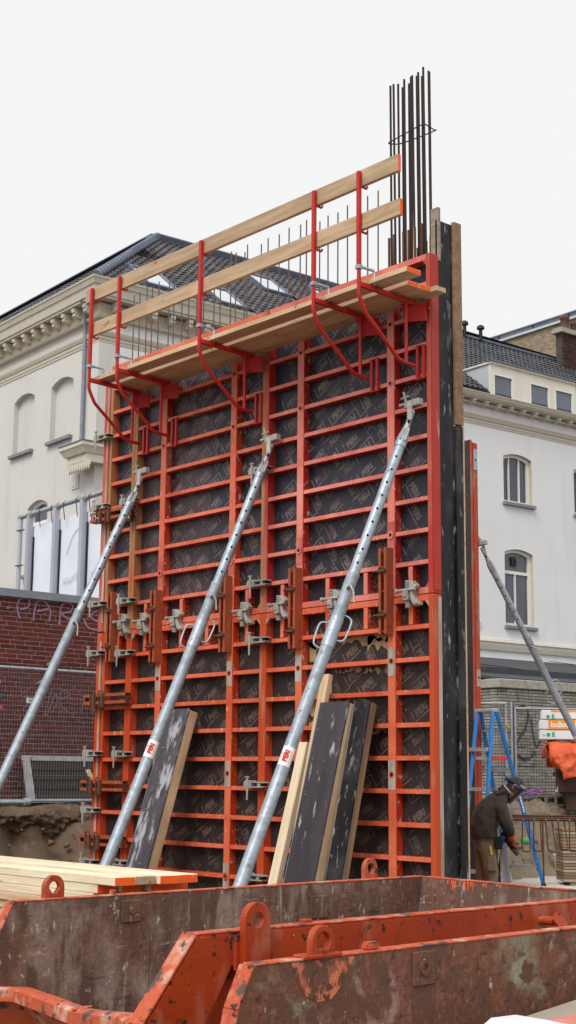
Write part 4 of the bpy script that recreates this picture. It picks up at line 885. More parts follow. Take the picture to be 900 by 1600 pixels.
panel(2.4, 3.30, 2.4, 3.30, (.56, 1.87), True, 'upper red formwork panel at the open end of the wall', UP, PLY_U, PRINT, (.30, .98, 1.52, 2.12), 1)
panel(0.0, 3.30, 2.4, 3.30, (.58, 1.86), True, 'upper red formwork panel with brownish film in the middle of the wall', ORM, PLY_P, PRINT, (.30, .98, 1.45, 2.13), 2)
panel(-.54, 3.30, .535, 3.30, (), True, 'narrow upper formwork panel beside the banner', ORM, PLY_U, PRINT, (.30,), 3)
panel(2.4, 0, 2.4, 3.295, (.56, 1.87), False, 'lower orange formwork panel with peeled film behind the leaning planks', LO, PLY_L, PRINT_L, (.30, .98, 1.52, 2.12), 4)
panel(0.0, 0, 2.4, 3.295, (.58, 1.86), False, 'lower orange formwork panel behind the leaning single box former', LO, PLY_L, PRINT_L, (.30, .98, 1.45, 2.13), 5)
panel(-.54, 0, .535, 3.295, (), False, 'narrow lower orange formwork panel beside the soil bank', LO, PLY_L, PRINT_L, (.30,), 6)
pp = [o for o in bpy.data.objects if o.name.startswith('formwork_panel') and 'peeled' in o.get('label', '')][0]
random.seed(3); pk = MB()
def ragged(x0, x1, z0, z1, n=22):
    top = [(x0+(x1-x0)*k/n, z1+random.uniform(-.07, .03)) for k in range(n+1)]; bot = [(x0+(x1-x0)*k/n, z0+random.uniform(-.03, .05)) for k in range(n+1)]
    for k in range(n): pk.add([(top[k][0], .0975, top[k][1]), (top[k+1][0], .0975, top[k+1][1]), (bot[k+1][0], .0975, bot[k+1][1]), (bot[k][0], .0975, bot[k][1])], [(0, 3, 2, 1)])
ragged(.62, 1.82, 2.90, 3.02); ragged(.62, .72, 2.72, 2.98, 4); ragged(1.45, 1.82, 2.84, 2.95, 8); ragged(1.00, 1.82, 2.62, 2.68); ragged(.62, .95, 2.22, 2.60, 8); ragged(.95, 1.5, 2.34, 2.40, 10); ragged(1.3, 1.7, 2.04, 2.10, 8); ragged(.62, .78, 1.9, 2.2, 4)
part('peeled_film', pk, M('bare_ply', (.46, .31, .17), (.36, .23, .12), 12, rough=.85, layers=[((.03, .025, .025), 9, .56, .60, (1, 1, 1.6), .5), ((.10, .07, .05), 30, .62, .68, (1, 1, 1), .7)]), pp)
for (z0, z1, mt, lab) in ((3.31, 6.42, RED, 'upper red corner post at the far end of the formwork'), (0, 3.29, ORG, 'lower orange corner post at the far end of the formwork')):
    t = thing('corner_post', lab, 'corner post', (-.66, 0, 0))
    part('post_body', bx(0, .112, -.004, .12, z0, z1), EDGE_U if z0 else EDGE_L, t, bevel=.004); part('filler_strip', bx(.072, .110, -.010, -.0045, z0+.1, z1-.1), CEM, t)
# end face bars of the upper/lower frames at the open end get a worn cement strip
for (z0, z1, mt) in ((.02, 3.27, CEM), (3.33, 6.58, EDGE_U)):
    o = link('edge_strip', bx(0, .004, .075 if mt is CEM else .02, .117, z0, z1).mesh('edge_strip', mt), None, (4.801, 0, 0))
    tag(o, 'pale cement crust strip along the lower frame end' if mt is CEM else 'worn red steel strip along the upper frame end', 'strip')
# the rear face of this wall, and a second formwork panel standing deeper in the pit
t = thing('rear_formwork', 'rear formwork face hidden behind the black stop end', 'formwork panel', (0, 0, 0))
part('plywood', bx(-.6, 4.52, .470, .488, 0, 6.5), BLACKP, t); part('rear_frame', bx(-.6, 4.50, .49, .60, 0, 6.5), ORG, t)
t = thing('second_formwork', 'distant formwork panel showing its red edge beside the black stop end', 'formwork panel', (0, 0, 0))
part('plywood', bx(-2.6, -.215, 6.30, 6.318, .1, 6.66), PLY_L, t); part('rear_frame', bx(-2.6, -.26, 6.32, 6.43, .1, 6.62), ORG, t)
part('frame_edge', bx(-.255, -.185, 6.3185, 6.44, .1, 6.62), SEC_E, t, bevel=.015, seg=2)
part('frame_edge', bx(-.2145, -.19, 6.295, 6.318, .1, 6.64), SEC_E, t)
part('end_plate', bx(-.1845, -.181, 6.34, 6.42, 6.2, 6.52), GALV, t); part('end_plate', bx(-.1845, -.181, 6.34, 6.42, 2.95, 3.2), CEM, t)
for z in (6.35, 3.08): part('bolt_hole', MB().tube([(-.182, 6.38, z), (-.178, 6.38, z)], .018, 8), DARKHOLE, t)
lg = MB()
for z in [k*.52+.4 for k in range(12)]: put_text(lg, PT, (-.42, 6.297, z), Z_*.85+X_*.4, -X_*.85+Z_*.4, sx=1.1, sy=1.1)
part('printed_lettering', lg, PRINT_L, t)
tag(link('stop_end_board', bx(4.762, 4.788, .125, .335, 0, 6.97).mesh('stop_end_board', BLACKP, .003)), 'tall black film faced stop end board closing the wall', 'board')
tag(link('stop_end_batten', bx(4.775, 4.818, .338, .445, 4.95, 7.0).mesh('stop_end_batten', WOODO, .004)), 'long brown timber batten at the top of the stop end', 'batten')
tag(link('stop_end_batten', bx(4.775, 4.812, .338, .435, 0, 4.94).mesh('stop_end_batten', BLACKP, .003)), 'black faced batten along the lower half of the stop end', 'batten')
tag(link('edge_lath', bx(4.792, 4.815, .437, .452, 0, 4.94).mesh('edge_lath', WOOD)), 'thin raw timber lath edging the black stop end', 'lath')
tag(link('packing_board', bx(4.70, 4.80, .125, .165, 6.55, 7.10).mesh('packing_board', WOODG, .004)), 'short grey timber board sticking up beside the rebar bundle', 'board')

# ------------------------------------------------------------------ couplers, walings
def first_of(proto, fn): 
    if 'o' not in proto: proto['o'] = fn(); return proto['o']
    return copy_tree(proto['o'])
def make_adj():
    t = thing('adjusting_coupler', '-', 'clamp')
    b = MB().box(-.021, .021, -.058, -.026, -.135, .125)
    for k in range(11): b.box(-.018, .018, -.066, -.058, -.128+k*.0235, -.116+k*.0235)
    part('toothed_bar', b, CAST, t, bevel=.002)
    part('clamp_head', MB().box(-.034, .030, -.085, -.012, -.065, .045).box(-.026, .022, -.095, -.085, -.035, .015), CAST, t, bevel=.006)
    jw = [(.02, .125), (.055, .12), (.115, .07), (.105, .045), (.07, .03), (.075, -.02), (.10, -.075), (.145, -.085), (.15, -.115), (.09, -.125), (.055, -.09), (.035, -.03)]
    part('jaw', MB().prism(jw, (0, -.055, 0), X_, Z_, (0, .06, 0)).prism([(x*.9+.012, z*.9) for x, z in jw], (0, -.068, 0), X_, Z_, (0, .012, 0)), CAST, t, bevel=.004)
    part('wedge_pin', MB().tube([(-.115, -.072, .03), (.115, -.072, .036)], .0155, 10).tube([(-.125, -.072, .03), (-.105, -.072, .03)], .024, 10), CAST, t, bevel=.002)
    return t
PA = {}
for (x, z, lab) in ((-.10, 3.36, 'cast coupler across the horizontal joint beside the far end channel'), (.30, 3.34, 'cast coupler across the joint just before the second upright channel'), (.93, 3.33, 'cast coupler across the joint just after the second upright channel'),
                    (2.12, 3.31, 'cast coupler across the joint between middle prop and middle clamps'), (2.70, 3.33, 'cast coupler across the joint just before the fourth upright channel'),
                    (3.50, 3.32, 'cast coupler half hidden by the nearest long prop at the joint'), (4.53, 3.31, 'cast coupler across the joint at the open end of the formwork')):
    o = first_of(PA, make_adj); o.location = (x, 0, z); tag(o, lab, 'clamp', 'adjusting couplers along the horizontal joint')
def make_bfd():
    t = thing('lock_clamp', '-', 'clamp')
    b = MB().prism([(-.14, -.03), (.12, -.03), (.14, -.022), (.14, -.016), (-.14, -.02)], (0, -.085, 0), X_, Z_, (0, .085, 0)).prism([(-.14, .03), (.12, .03), (.14, .022), (.14, .016), (-.14, .02)], (0, -.085, 0), X_, Z_, (0, .085, 0)).box(-.05, .10, -.020, -.004, -.02, .02)
    part('clamp_body', b, CAST, t)
    part('clamp_jaw', MB().box(-.155, -.055, -.095, -.01, -.042, .042).box(-.20, -.155, -.07, -.03, -.028, .028).box(.03, .125, -.078, -.01, -.024, .024), CAST, t, bevel=.006)
    part('jaw_mouth', bx(.085, .127, -.080, -.02, -.014, .014), DARKHOLE, t)
    part('wedge_pin', MB().hexa([(-.108, -.103, -.155), (-.086, -.103, -.155), (-.086, -.097, -.155), (-.108, -.097, -.155), (-.115, -.103, .075), (-.08, -.103, .075), (-.08, -.097, .075), (-.115, -.097, .075)]).box(-.125, -.07, -.108, -.092, .07, .085), CAST, t)
    return t
PB = {}
def bfd(x, z, lab): o = first_of(PB, make_bfd); o.location = (x, 0, z); tag(o, lab, 'clamp', 'lock clamps on the vertical joints')
for k, z in enumerate((5.70, 4.83, 3.64, 3.05, 1.87, 1.22, .63)):
    bfd(-.60, z, ('topmost', 'second', 'third', 'fourth', 'fifth', 'sixth', 'lowest')[k]+' lock clamp down the corner post at the far end')
for k, z in enumerate((4.82, 3.63, 3.02, 1.86, .65)):
    bfd(.0, z, ('topmost', 'second', 'third', 'fourth', 'lowest')[k]+' lock clamp down the joint beside the far prop')
for k, z in enumerate((4.82, 3.61, 3.015, 1.54, .62)):
    bfd(2.40, z, ('topmost', 'second', 'third', 'fourth', 'lowest')[k]+' lock clamp down the middle joint of the big panels')
def make_upright():
    t = thing('upright_channel', '-', 'waling')
    for x in (-.052, .022):
        b = MB().box(x, x+.030, -.098, -.092, 0, .82).box(x, x+.030, -.012, -.006, 0, .82).box(x+(.024 if x > 0 else 0), x+(.030 if x > 0 else .006), -.092, -.012, 0, .82)
        part('channel', b, RUSTC, t)
    part('spacer', MB().box(-.03, .03, -.075, -.03, .40, .412).box(-.03, .03, -.075, -.03, .02, .032).box(-.03, .03, -.075, -.03, .79, .80), RUSTC, t)
    for z in (.18, .60):
        p = part('wing_pin', MB().tube([(-.11, -.112, z-.004), (.055, -.112, z+.006)], .0095, 8).tube(smooth_path([(-.045, -.105, z), (-.02, -.118, z+.028), (.02, -.118, z+.03), (.05, -.105, z+.005)], 3), .008, 6), RUSTY, t)
        part('wing_plate', bx(-.048, .052, -.125, -.1, z-.014, z-.004), RUSTY, p)
    return t
PU = {}
for (x, z, lab) in ((-.29, 2.93, 'upright channel nearest the brick wall at the horizontal joint'), (.58, 2.88, 'second upright channel from the brick wall at the joint'), (1.84, 2.92, 'upright channel just behind the middle prop'),
                    (2.96, 2.89, 'bright orange upright channel between middle and near props'), (4.25, 2.95, 'upright channel nearest the black stop end')):
    o = first_of(PU, make_upright); o.location = (x, -.002, z); tag(o, lab, 'channel', 'upright channels across the joint')
def make_lying():
    t = thing('lying_channel', '-', 'waling')
    for z in (-.06, .025):
        part('channel', MB().box(0, .86, -.100, -.094, z, z+.035).box(0, .86, -.094, -.012, z+(.029 if z > 0 else 0), z+(.035 if z > 0 else .006)).box(0, .86, -.018, -.012, z, z+.035), RUSTC, t)
    part('spacer', MB().box(.0, .012, -.08, -.03, -.03, .03).box(.84, .85, -.08, -.03, -.03, .03), RUSTY, t)
    for x in (.22, .40):
        part('hook_bolt', MB().tube(smooth_path([(x-.05, -.115, -.10), (x-.05, -.12, .05), (x-.02, -.125, .095), (x+.025, -.12, .08), (x+.03, -.115, .0)], 4), .0085, 6).box(x+.0, x+.045, -.13, -.1, -.10, .06), RUSTY, t)
    return t
PL = {}
for (z, lab) in ((4.70, 'topmost lying double channel at the far formwork end'), (2.50, 'lying double channel just under the horizontal joint'), (1.50, 'lying double channel beside the framed board'), (.88, 'lowest lying double channel beside the soil bank')):
    o = first_of(PL, make_lying); o.location = (-.76, -.004, z); tag(o, lab, 'channel', 'lying channels at the far end')
tag(link('level_gauge', MB().box(.0, .10, -.10, -.06, 4.56, 4.70).box(.025, .065, -.103, -.10, 4.60, 4.66, mi=1).mesh('level_gauge', [BLACK, LYEL])), 'small black block with yellow square beside the far prop', 'marker')

# ------------------------------------------------------------------ scaffold brackets, deck, guard rails
PO = -.84
def make_bracket():
    t = thing('platform_bracket', '-', 'bracket')
    pth = smooth_path([(0, PO, 6.02), (0, PO+.02, 5.96), (0, PO+.09, 5.84)], 3)+smooth_path([(0, -.40, 5.56), (0, -.33, 5.50), (0, -.24, 5.475), (0, -.10, 5.468)], 3)
    part('bent_tube', MB().tube([(0, PO, 7.20), (0, PO, 6.3)]+pth, .0195, 8), BRK, t)
    part('post_sleeve', MB().box(-.019, .019, PO-.020, PO+.020, 6.28, 7.21), BRK, t, bevel=.004)
    part('collar', MB().box(-.027, .027, PO-.028, PO+.028, 6.245, 6.285), GALV, t, bevel=.004)
    part('deck_clip', MB().tube([(.02, PO+.03, 6.265), (.03, PO+.16, 6.262), (.03, PO+.17, 6.25), (.03, PO+.17, 6.12)], .0145, 6), GALV, t)
    part('crossbeam', MB().beam((0, PO+.02, 6.105), (0, -.09, 6.085), .034, .05), BRK, t, bevel=.004)
    part('strut', MB().tube([(0, -.215, 6.08), (0, -.215, 5.47)], .017, 8), BRK, t)
    part('hook_plate', MB().hexa([(-.055, -.17, 5.90), (.115, -.06, 5.90), (.12, -.05, 5.90), (-.05, -.16, 5.90), (-.085, -.19, 6.085), (.095, -.06, 6.085), (.10, -.05, 6.085), (-.08, -.18, 6.085)]), BRK, t)
    part('hook_pin', MB().tube([(.02, -.05, 6.03), (.14, -.03, 6.02)], .014, 6).box(.045, .06, -.06, -.03, 5.95, 6.05), BRK, t)
    part('foot_bracket', MB().box(-.050, -.022, -.030, -.004, 5.36, 5.68).box(.026, .054, -.030, -.004, 5.36, 5.68).box(-.055, .058, -.034, -.004, 5.353, 5.36).box(-.055, .058, -.034, -.004, 5.68, 5.687), BRK, t)
    for z in (7.06, 6.615): part('rail_hook', MB().tube([(.01, PO+.02, z), (.012, PO+.085, z-.004), (.012, PO+.10, z+.02)], .012, 6), BRK, t)
    return t
PK = {}
for (x, lab) in ((.24, 'outermost bracket at the far end of the platform by the house'), (.80, 'second platform bracket from the house corner'), (2.30, 'middle platform bracket of the five'), (4.07, 'second platform bracket from the rebar bundle'), (4.69, 'platform bracket nearest the rebar bundle')):
    o = first_of(PK, make_bracket); o.location = (x, 0, 0); tag(o, lab, 'bracket', 'red platform brackets')
def plank(name, x0, x1, y0, y1, z0, z1, mats, label, cat, group=None, loc=None, rot=None, ends={4: 1}, bev=.003):
    xm, ym, zm = (x0+x1)/2, (y0+y1)/2, (z0+z1)/2
    m = MB(); n = 6
    m.box(x0-xm, x1-xm, y0-ym, y1-ym, z0-zm, z1-zm, ends=ends)
    o = link(name, m.mesh(name, mats, bev), None, loc or (xm, ym, zm), rot); return tag(o, label, cat, group)
plank('guard_board', .06, 5.17, PO+.028, PO+.07, 7.07, 7.235, [WOODR, SPRAY], 'upper guard board with orange sprayed end on the platform', 'board')
plank('guard_board', .20, 5.19, PO+.028, PO+.07, 6.64, 6.80, [WOODR, SPRAY], 'lower guard board with orange sprayed end on the platform', 'board')
plank('deck_board', .10, 5.17, -.705, -.515, 6.135, 6.183, [WOOD, SPRAY], 'outer deck board with orange end on the red brackets', 'board', 'deck boards')
plank('deck_board', .06, 4.93, -.445, -.30, 6.132, 6.180, [WOOD, SPRAY], 'second deck board with orange end, inside the gap', 'board', 'deck boards')
plank('deck_board', .02, 4.94, -.295, -.15, 6.129, 6.177, [WOOD, SPRAY], 'third deck board with a half sprayed end', 'board', 'deck boards')
plank('deck_board', .00, 5.02, -.145, -.012, 6.126, 6.174, [WOOD, WOOD], 'innermost deck board with a bare sawn end', 'board', 'deck boards')

# ------------------------------------------------------------------ rebar: bundle at the open end and a row of thin bars
random.seed(11)
def bar_mesh(nm, ln, r, mat): return MB().tube([(0, 0, 0), (0, 0, ln)], r, 8).mesh(nm, mat)
bm1 = bar_mesh('rebar', 4.0, .0115, REBAR); bm2 = bar_mesh('rebar', 4.0, .0125, REBAR_R)
tall = [(4.112, .20, 8.663), (4.174, .20, 8.653), (4.224, .20, 8.64), (4.125, .36, 8.70), (4.309, .20, 8.657), (4.219, .36, 8.709), (4.386, .20, 8.66), (4.441, .20, 8.654), (4.34, .36, 8.732), (4.51, .20, 8.657), (4.412, .36, 8.72), (4.589, .20, 8.69), (4.50, .36, 8.743), (4.63, .22, 8.63)]
for (x, yy, z) in tall:
    o = link('rebar', bm1, None, (x, yy, z-4.0), (random.uniform(-.004, .004), -.006+random.uniform(-.003, .003), 0))
    fr_ = [q for q in tall if q[1] < .3]; bk_ = sorted(q for q in tall if q[1] >= .3); row_ = sorted(fr_) if yy < .3 else bk_
    tag(o, f"{ORD2[row_.index((x, yy, z))]} tall dark rebar in the {'front' if yy < .3 else 'back'} row, counted from the guard boards", 'rebar', 'tall rebars of the bundle')
SH = ((4.089, .175, 6.992), (4.159, .175, 7.011), (4.287, .175, 7.004), (4.359, .175, 7.0), (4.446, .175, 7.007), (4.539, .175, 7.015), (4.30, .37, 6.88), (4.42, .37, 6.92), (4.66, .17, 6.85))
for (x, yy, z) in SH:
    o = link('rebar', bm2, None, (x, yy, z-4.0)); tag(o, f'{ORD2[sorted(SH).index((x, yy, z))]} short rusty rebar of the bundle, counted from the guard boards', 'rebar', 'short rusty rebars of the bundle')
rg = MB(); x0, x1, y0, y1 = 4.02, 4.63, .175, .40
lp = smooth_path([(4.10, .17, 8.024), (4.35, .17, 8.045), (4.57, .17, 8.055), (4.615, .20, 8.03), (4.60, .30, 8.03), (4.54, .385, 8.07), (4.3, .39, 8.08), (4.10, .385, 8.09), (4.06, .33, 8.07), (4.07, .20, 8.03), (4.10, .17, 8.024)], 4)
tag(link('stirrup_loop', rg.tube(lp, .0065, 6).mesh('stirrup_loop', REBAR)), 'thin wire stirrup looped round the tall rebar bundle', 'stirrup')
bw1 = bar_mesh('thin_bar', 3.0, .0075, WIRE)
xs_ = [-.54, -.39, -.27, -.09, .04, .20, .35, .50, .65, .81, .95, 1.09, 1.24, 1.39, 1.53, 1.64, 1.74, 1.95, 2.10, 2.25, 2.42, 2.58, 2.73, 2.90, 3.06, 3.21, 3.36, 3.55, 3.70, 3.84]
ORD2 += ['thirtieth', 'thirty-first']
for kx, x in enumerate(xs_):
    z = 7.60+random.uniform(-.04, .04)
    o = link('thin_bar', bw1, None, (x, .28+random.uniform(-.03, .03), z-3.0), (random.uniform(-.004, .004), random.uniform(-.006, .004), 0))
    tag(o, f'{ORD2[kx]} thin steel bar behind the deck, counted from the far bracket', 'steel bar', 'thin bars above the formwork')

# ------------------------------------------------------------------ push-pull props
def prop(head, foot, joint, label, grips, sticker=None, hole_side=None):
    h, f = V(head), V(foot); ax = (f-h).normalized(); ln_ = (f-h).length
    t = thing('push_pull_prop', label, 'prop', f, None, 'galvanised props bracing the formwork'); P_ = lambda d, o=V((0, 0, 0)): h+ax*d+o-f
    J = joint*ln_; view = (CAMP-h-ax*J*.5); view = (view-ax*view.dot(ax)).normalized(); sd = ax.cross(view)
    part('inner_tube', MB().tube([P_(.28), P_(J+.05)], .048, 16), GALV, t)
    part('outer_tube', MB().tube([P_(J), P_(J+.02), P_(J+.025), P_(ln_*.72), P_(ln_-.42)], [.058, .058, .0555, .0555, .0555], 18), GALV, t)
    k = .55
    while k < J-.05: part('tube_hole', MB().tube([P_(k, view*.0445), P_(k, view*.0490)], .0125, 8), DARKHOLE, t); k += .145
    hd = part('fork_head', MB().tube([P_(.12), P_(.20), P_(.30), P_(.42)], [.024, .030, .052, .054], 12).tube([P_(.0), P_(.16)], .026, 10), GALV, t)
    part('head_bolt', MB().tube([P_(.14, view*.025), P_(.14, view*.036)], .016, 8), DARKHOLE, hd)
    for s in (-1, 1): part('slot', MB().beam(P_(.22, view*.046+sd*s*.022), P_(.36, view*.053+sd*s*.022), .018, .012, up=view), CAST, hd)
    sg_ = 1 if ax.y < 0 else -1
    hp = MB().box(-.14, .11, -.012*sg_-.02, -.012*sg_+.02, -.028, .028)
    hb_ = part('head_clamp', MB().beam(P_(-.02)+V((-.09, .0, .05)), P_(-.02)+V((.10, 0, .06)), .075, .07).beam(P_(-.03)+V((-.16, -.02*sg_, .05)), P_(-.03)+V((-.06, -.02*sg_, .05)), .05, .028).beam(P_(0)+V((-.01, -.03*sg_, .09)), P_(.08)+V((.012, -.02*sg_, -.03)), .05, .035), CAST, t, bevel=.008)
    part('clamp_screw', MB().tube([P_(-.05)+V((-.06, -.04*sg_, .03)), P_(-.05)+V((-.08, -.06*sg_, .15))], .012, 8).tube([P_(-.05)+V((-.12, -.05*sg_, .09)), P_(-.05)+V((-.02, -.05*sg_, .1))], .011, 6), CAST, hb_)
    for d in grips:
        D_ = d*ln_
        for s in (-1, 1):
            e = sd*s
            part('crank_grip', MB().tube(smooth_path([P_(D_-.13+.06*s, e*.055), P_(D_-.12+.06*s, e*.105), P_(D_-.08+.06*s, e*.13), P_(D_+.07+.06*s, e*.125), P_(D_+.11+.06*s, e*.10), P_(D_+.12+.06*s, e*.055)], 3), .0095, 6), GALV, t)
        part('collar', MB().tube([P_(D_-.14), P_(D_+.15)], .0595, 18), GALV, t)
    part('lock_pin', MB().tube([P_(J+.16, view*.06-sd*.01), P_(J+.15, view*.085), P_(J+.2, view*.09-sd*.05), P_(J+.3, view*.085-sd*.09)], .009, 6), CAST, t)
    part('foot_spindle', MB().tube([P_(ln_-.45), P_(ln_-.03)], .032, 12), GALV, t)
    part('base_plate', bx(-.11, .11, -.12, .12, -.09, -.07).box(-.05, -.035, -.04, .04, -.07, .06).box(.035, .05, -.04, .04, -.07, .06), GALV, t)
    part('weld_mark', MB().tube([P_(J+.18, view*.057), P_(J+.18, view*.062)], .018, 8), RUSTY, t)
    if sticker:
        S = sticker*ln_; R_ = .0565
        def strip(d0, d1, a0, a1, rr, mi, m): m.sheet([[P_(d, (view*math.cos(a)+sd*math.sin(a))*rr) for a in [a0+(a1-a0)*k/8 for k in range(9)]] for d in (d0, d1)], mi, False)
        m = MB(); strip(S-.085, S+.085, -1.0, 1.2, R_, 0, m); strip(S-.055, S+.055, -.55, -.40, R_+.0008, 2, m)
        tp = text_polys('PERI', .055, .003)
        put_text(m, tp, P_(S, (view*math.cos(.15)+sd*math.sin(.15))*(R_+.004)), -ax, -sd if False else sd, 1)
        put_text(m, text_polys('RS 1000', .017), P_(S, (view*math.cos(.75)+sd*math.sin(.75))*(R_+.006)), -ax, sd, 3)
        part('sticker', m, [LWHITE, LRED, LYEL, BLACK], t)
    return t
prop((4.66, -.10, 5.03), (4.66, -2.45, .10), .33, 'nearest long galvanised prop, head beside the stop end', (.44, .945), .66)
prop((2.60, -.08, 5.05), (2.60, -2.34, .10), .31, 'middle galvanised prop between the two big panels', (.415, .945), .645)
prop((.30, -.10, 5.05), (.30, -2.50, .10), .33, 'far galvanised prop crossing in front of the brick wall', (.93,))
tag(link('wood_sliver', MB().beam((.34, -1.46, 2.25), (.33, -1.53, 2.10), .03, .02).mesh('wood_sliver', WOODP)), 'small wooden sliver wedged on the far prop', 'sliver')
prop((-.19, 6.50, 5.02), (-.19, 10.35, .20), .26, 'galvanised prop bracing the distant formwork panel', (.43,), .575)

# ------------------------------------------------------------------ boards leaning on the formwork
def leaner(name, parts_, top, bot, label, cat, mats):
    """box whose length axis runs from bottom point to top point; local x = length, y = width, z = thickness"""
def frame_between(bot, top, widthdir):
    x = (V(top)-V(bot)).normalized(); w_ = V(widthdir); w_ = (w_-x*w_.dot(x)).normalized(); n_ = x.cross(w_)
    m = Matrix((x, w_, n_)).transposed().to_4x4(); m.translation = V(bot); return m, (V(top)-V(bot)).length
BLACKS = M('box_former_scuffed', (.085, .078, .088), (.05, .044, .052), 4, (.2, 1, 1), .5, coord='obj', layers=[((.38, .38, .41), 6, .52, .60, (.4, 1.2, 1), .8), ((.05, .042, .05), 8, .54, .64, (.6, 1.4, 1), .6), ((.5, .48, .47), 26, .66, .70, (3, .5, 1), .8)])
def former(bot, top, wd, th, label, off=0):
    m, L_ = frame_between(bot, top, (-1, 0, 0)); t = thing('box_former', label, 'box former'); t.matrix_world = m
    # front face = -n side
    part('film_face', bx(0, L_, 0, wd, th-.018, th), BLACKS if off == 2 else BLACKP if off == 1 else BLACKF, t, bevel=.002)
    part('side_batten', bx(0, L_-.01, .004, .03, .0, th-.0185), WOODO if off == 1 else WOOD, t, bevel=.003); part('side_batten', bx(0, L_-.01, wd-.03, wd-.004, 0, th-.0185), WOODO, t, bevel=.003)
    for x in (.05, L_*.5, L_-.06): part('cross_batten', bx(x, x+.045, .031, wd-.031, 0, th-.019), WOODO, t)
    part('edge_strip', bx(0, L_+.002, wd-.0035, wd+.004, th-.02, th+.0015), ZINC, t)
    return t
former((1.375, -.72, .02), (1.366, -.02, 2.30), .37, .135, 'single scuffed grey box former leaning alone between far and middle props', 2)
former((3.87, -.66, .02), (3.865, -.04, 2.30), .395, .13, 'front dark box former of the leaning pair by the near prop')
f2 = former((4.13, -.58, .02), (4.10, -.02, 2.31), .20, .10, 'rear scruffy box former of the leaning pair by the near prop', 1)
def lean_timber(bot, top, wd, th, mats, label):
    m, L_ = frame_between(bot, top, (1, 0, 0)); o = link('leaning_timber', MB().box(0, L_, 0, wd, -th, 0, ends={4: 1}).mesh('leaning_timber', mats, .004)); o.matrix_world = m; tag(o, label, 'timber')
lean_timber((3.38, -.62, .02), (3.385, -.02, 2.60), .11, .06, [WOOD, WOOD], 'taller brown timber leaning behind the nearest prop')
lean_timber((3.10, -.60, .02), (3.10, -.04, 1.94), .12, .07, [WOODP, SPRAY], 'shorter pale timber leaning beside the nearest prop')

# ------------------------------------------------------------------ two open skips
def lug(name, m4, mats, parent, wd, z0, z1, hole, th=.03):
    """rounded lifting eye with a real hole; local x = width, z = up, y = thickness"""
    n = 14; r = wd/2; zc = z1-r; oc = [(-r, z0)]+[(-r*math.cos(PI*k/n), zc+r*math.sin(PI*k/n)) for k in range(n+1)]+[(r, z0)]
    N = len(oc); ic = []
    for k, p in enumerate(oc):
        a = math.atan2(p[1]-zc, p[0]); ic.append((hole*math.cos(a), zc+hole*math.sin(a)))
    vs = [V((x, y, z)) for y in (0, th) for ring_ in (oc, ic) for x, z in ring_]
    fs = []
    for k in range(N):
        j = (k+1) % N
        fs += [(k, j, N+j, N+k), (2*N+k, 3*N+k, 3*N+j, 2*N+j), (k, 2*N+k, 2*N+j, j), (N+k, N+j, 3*N+j, 3*N+k)]
    m = MB().add(vs, fs)
    o = part(name, m, mats, parent, bevel=.003); o.matrix_local = m4; return o
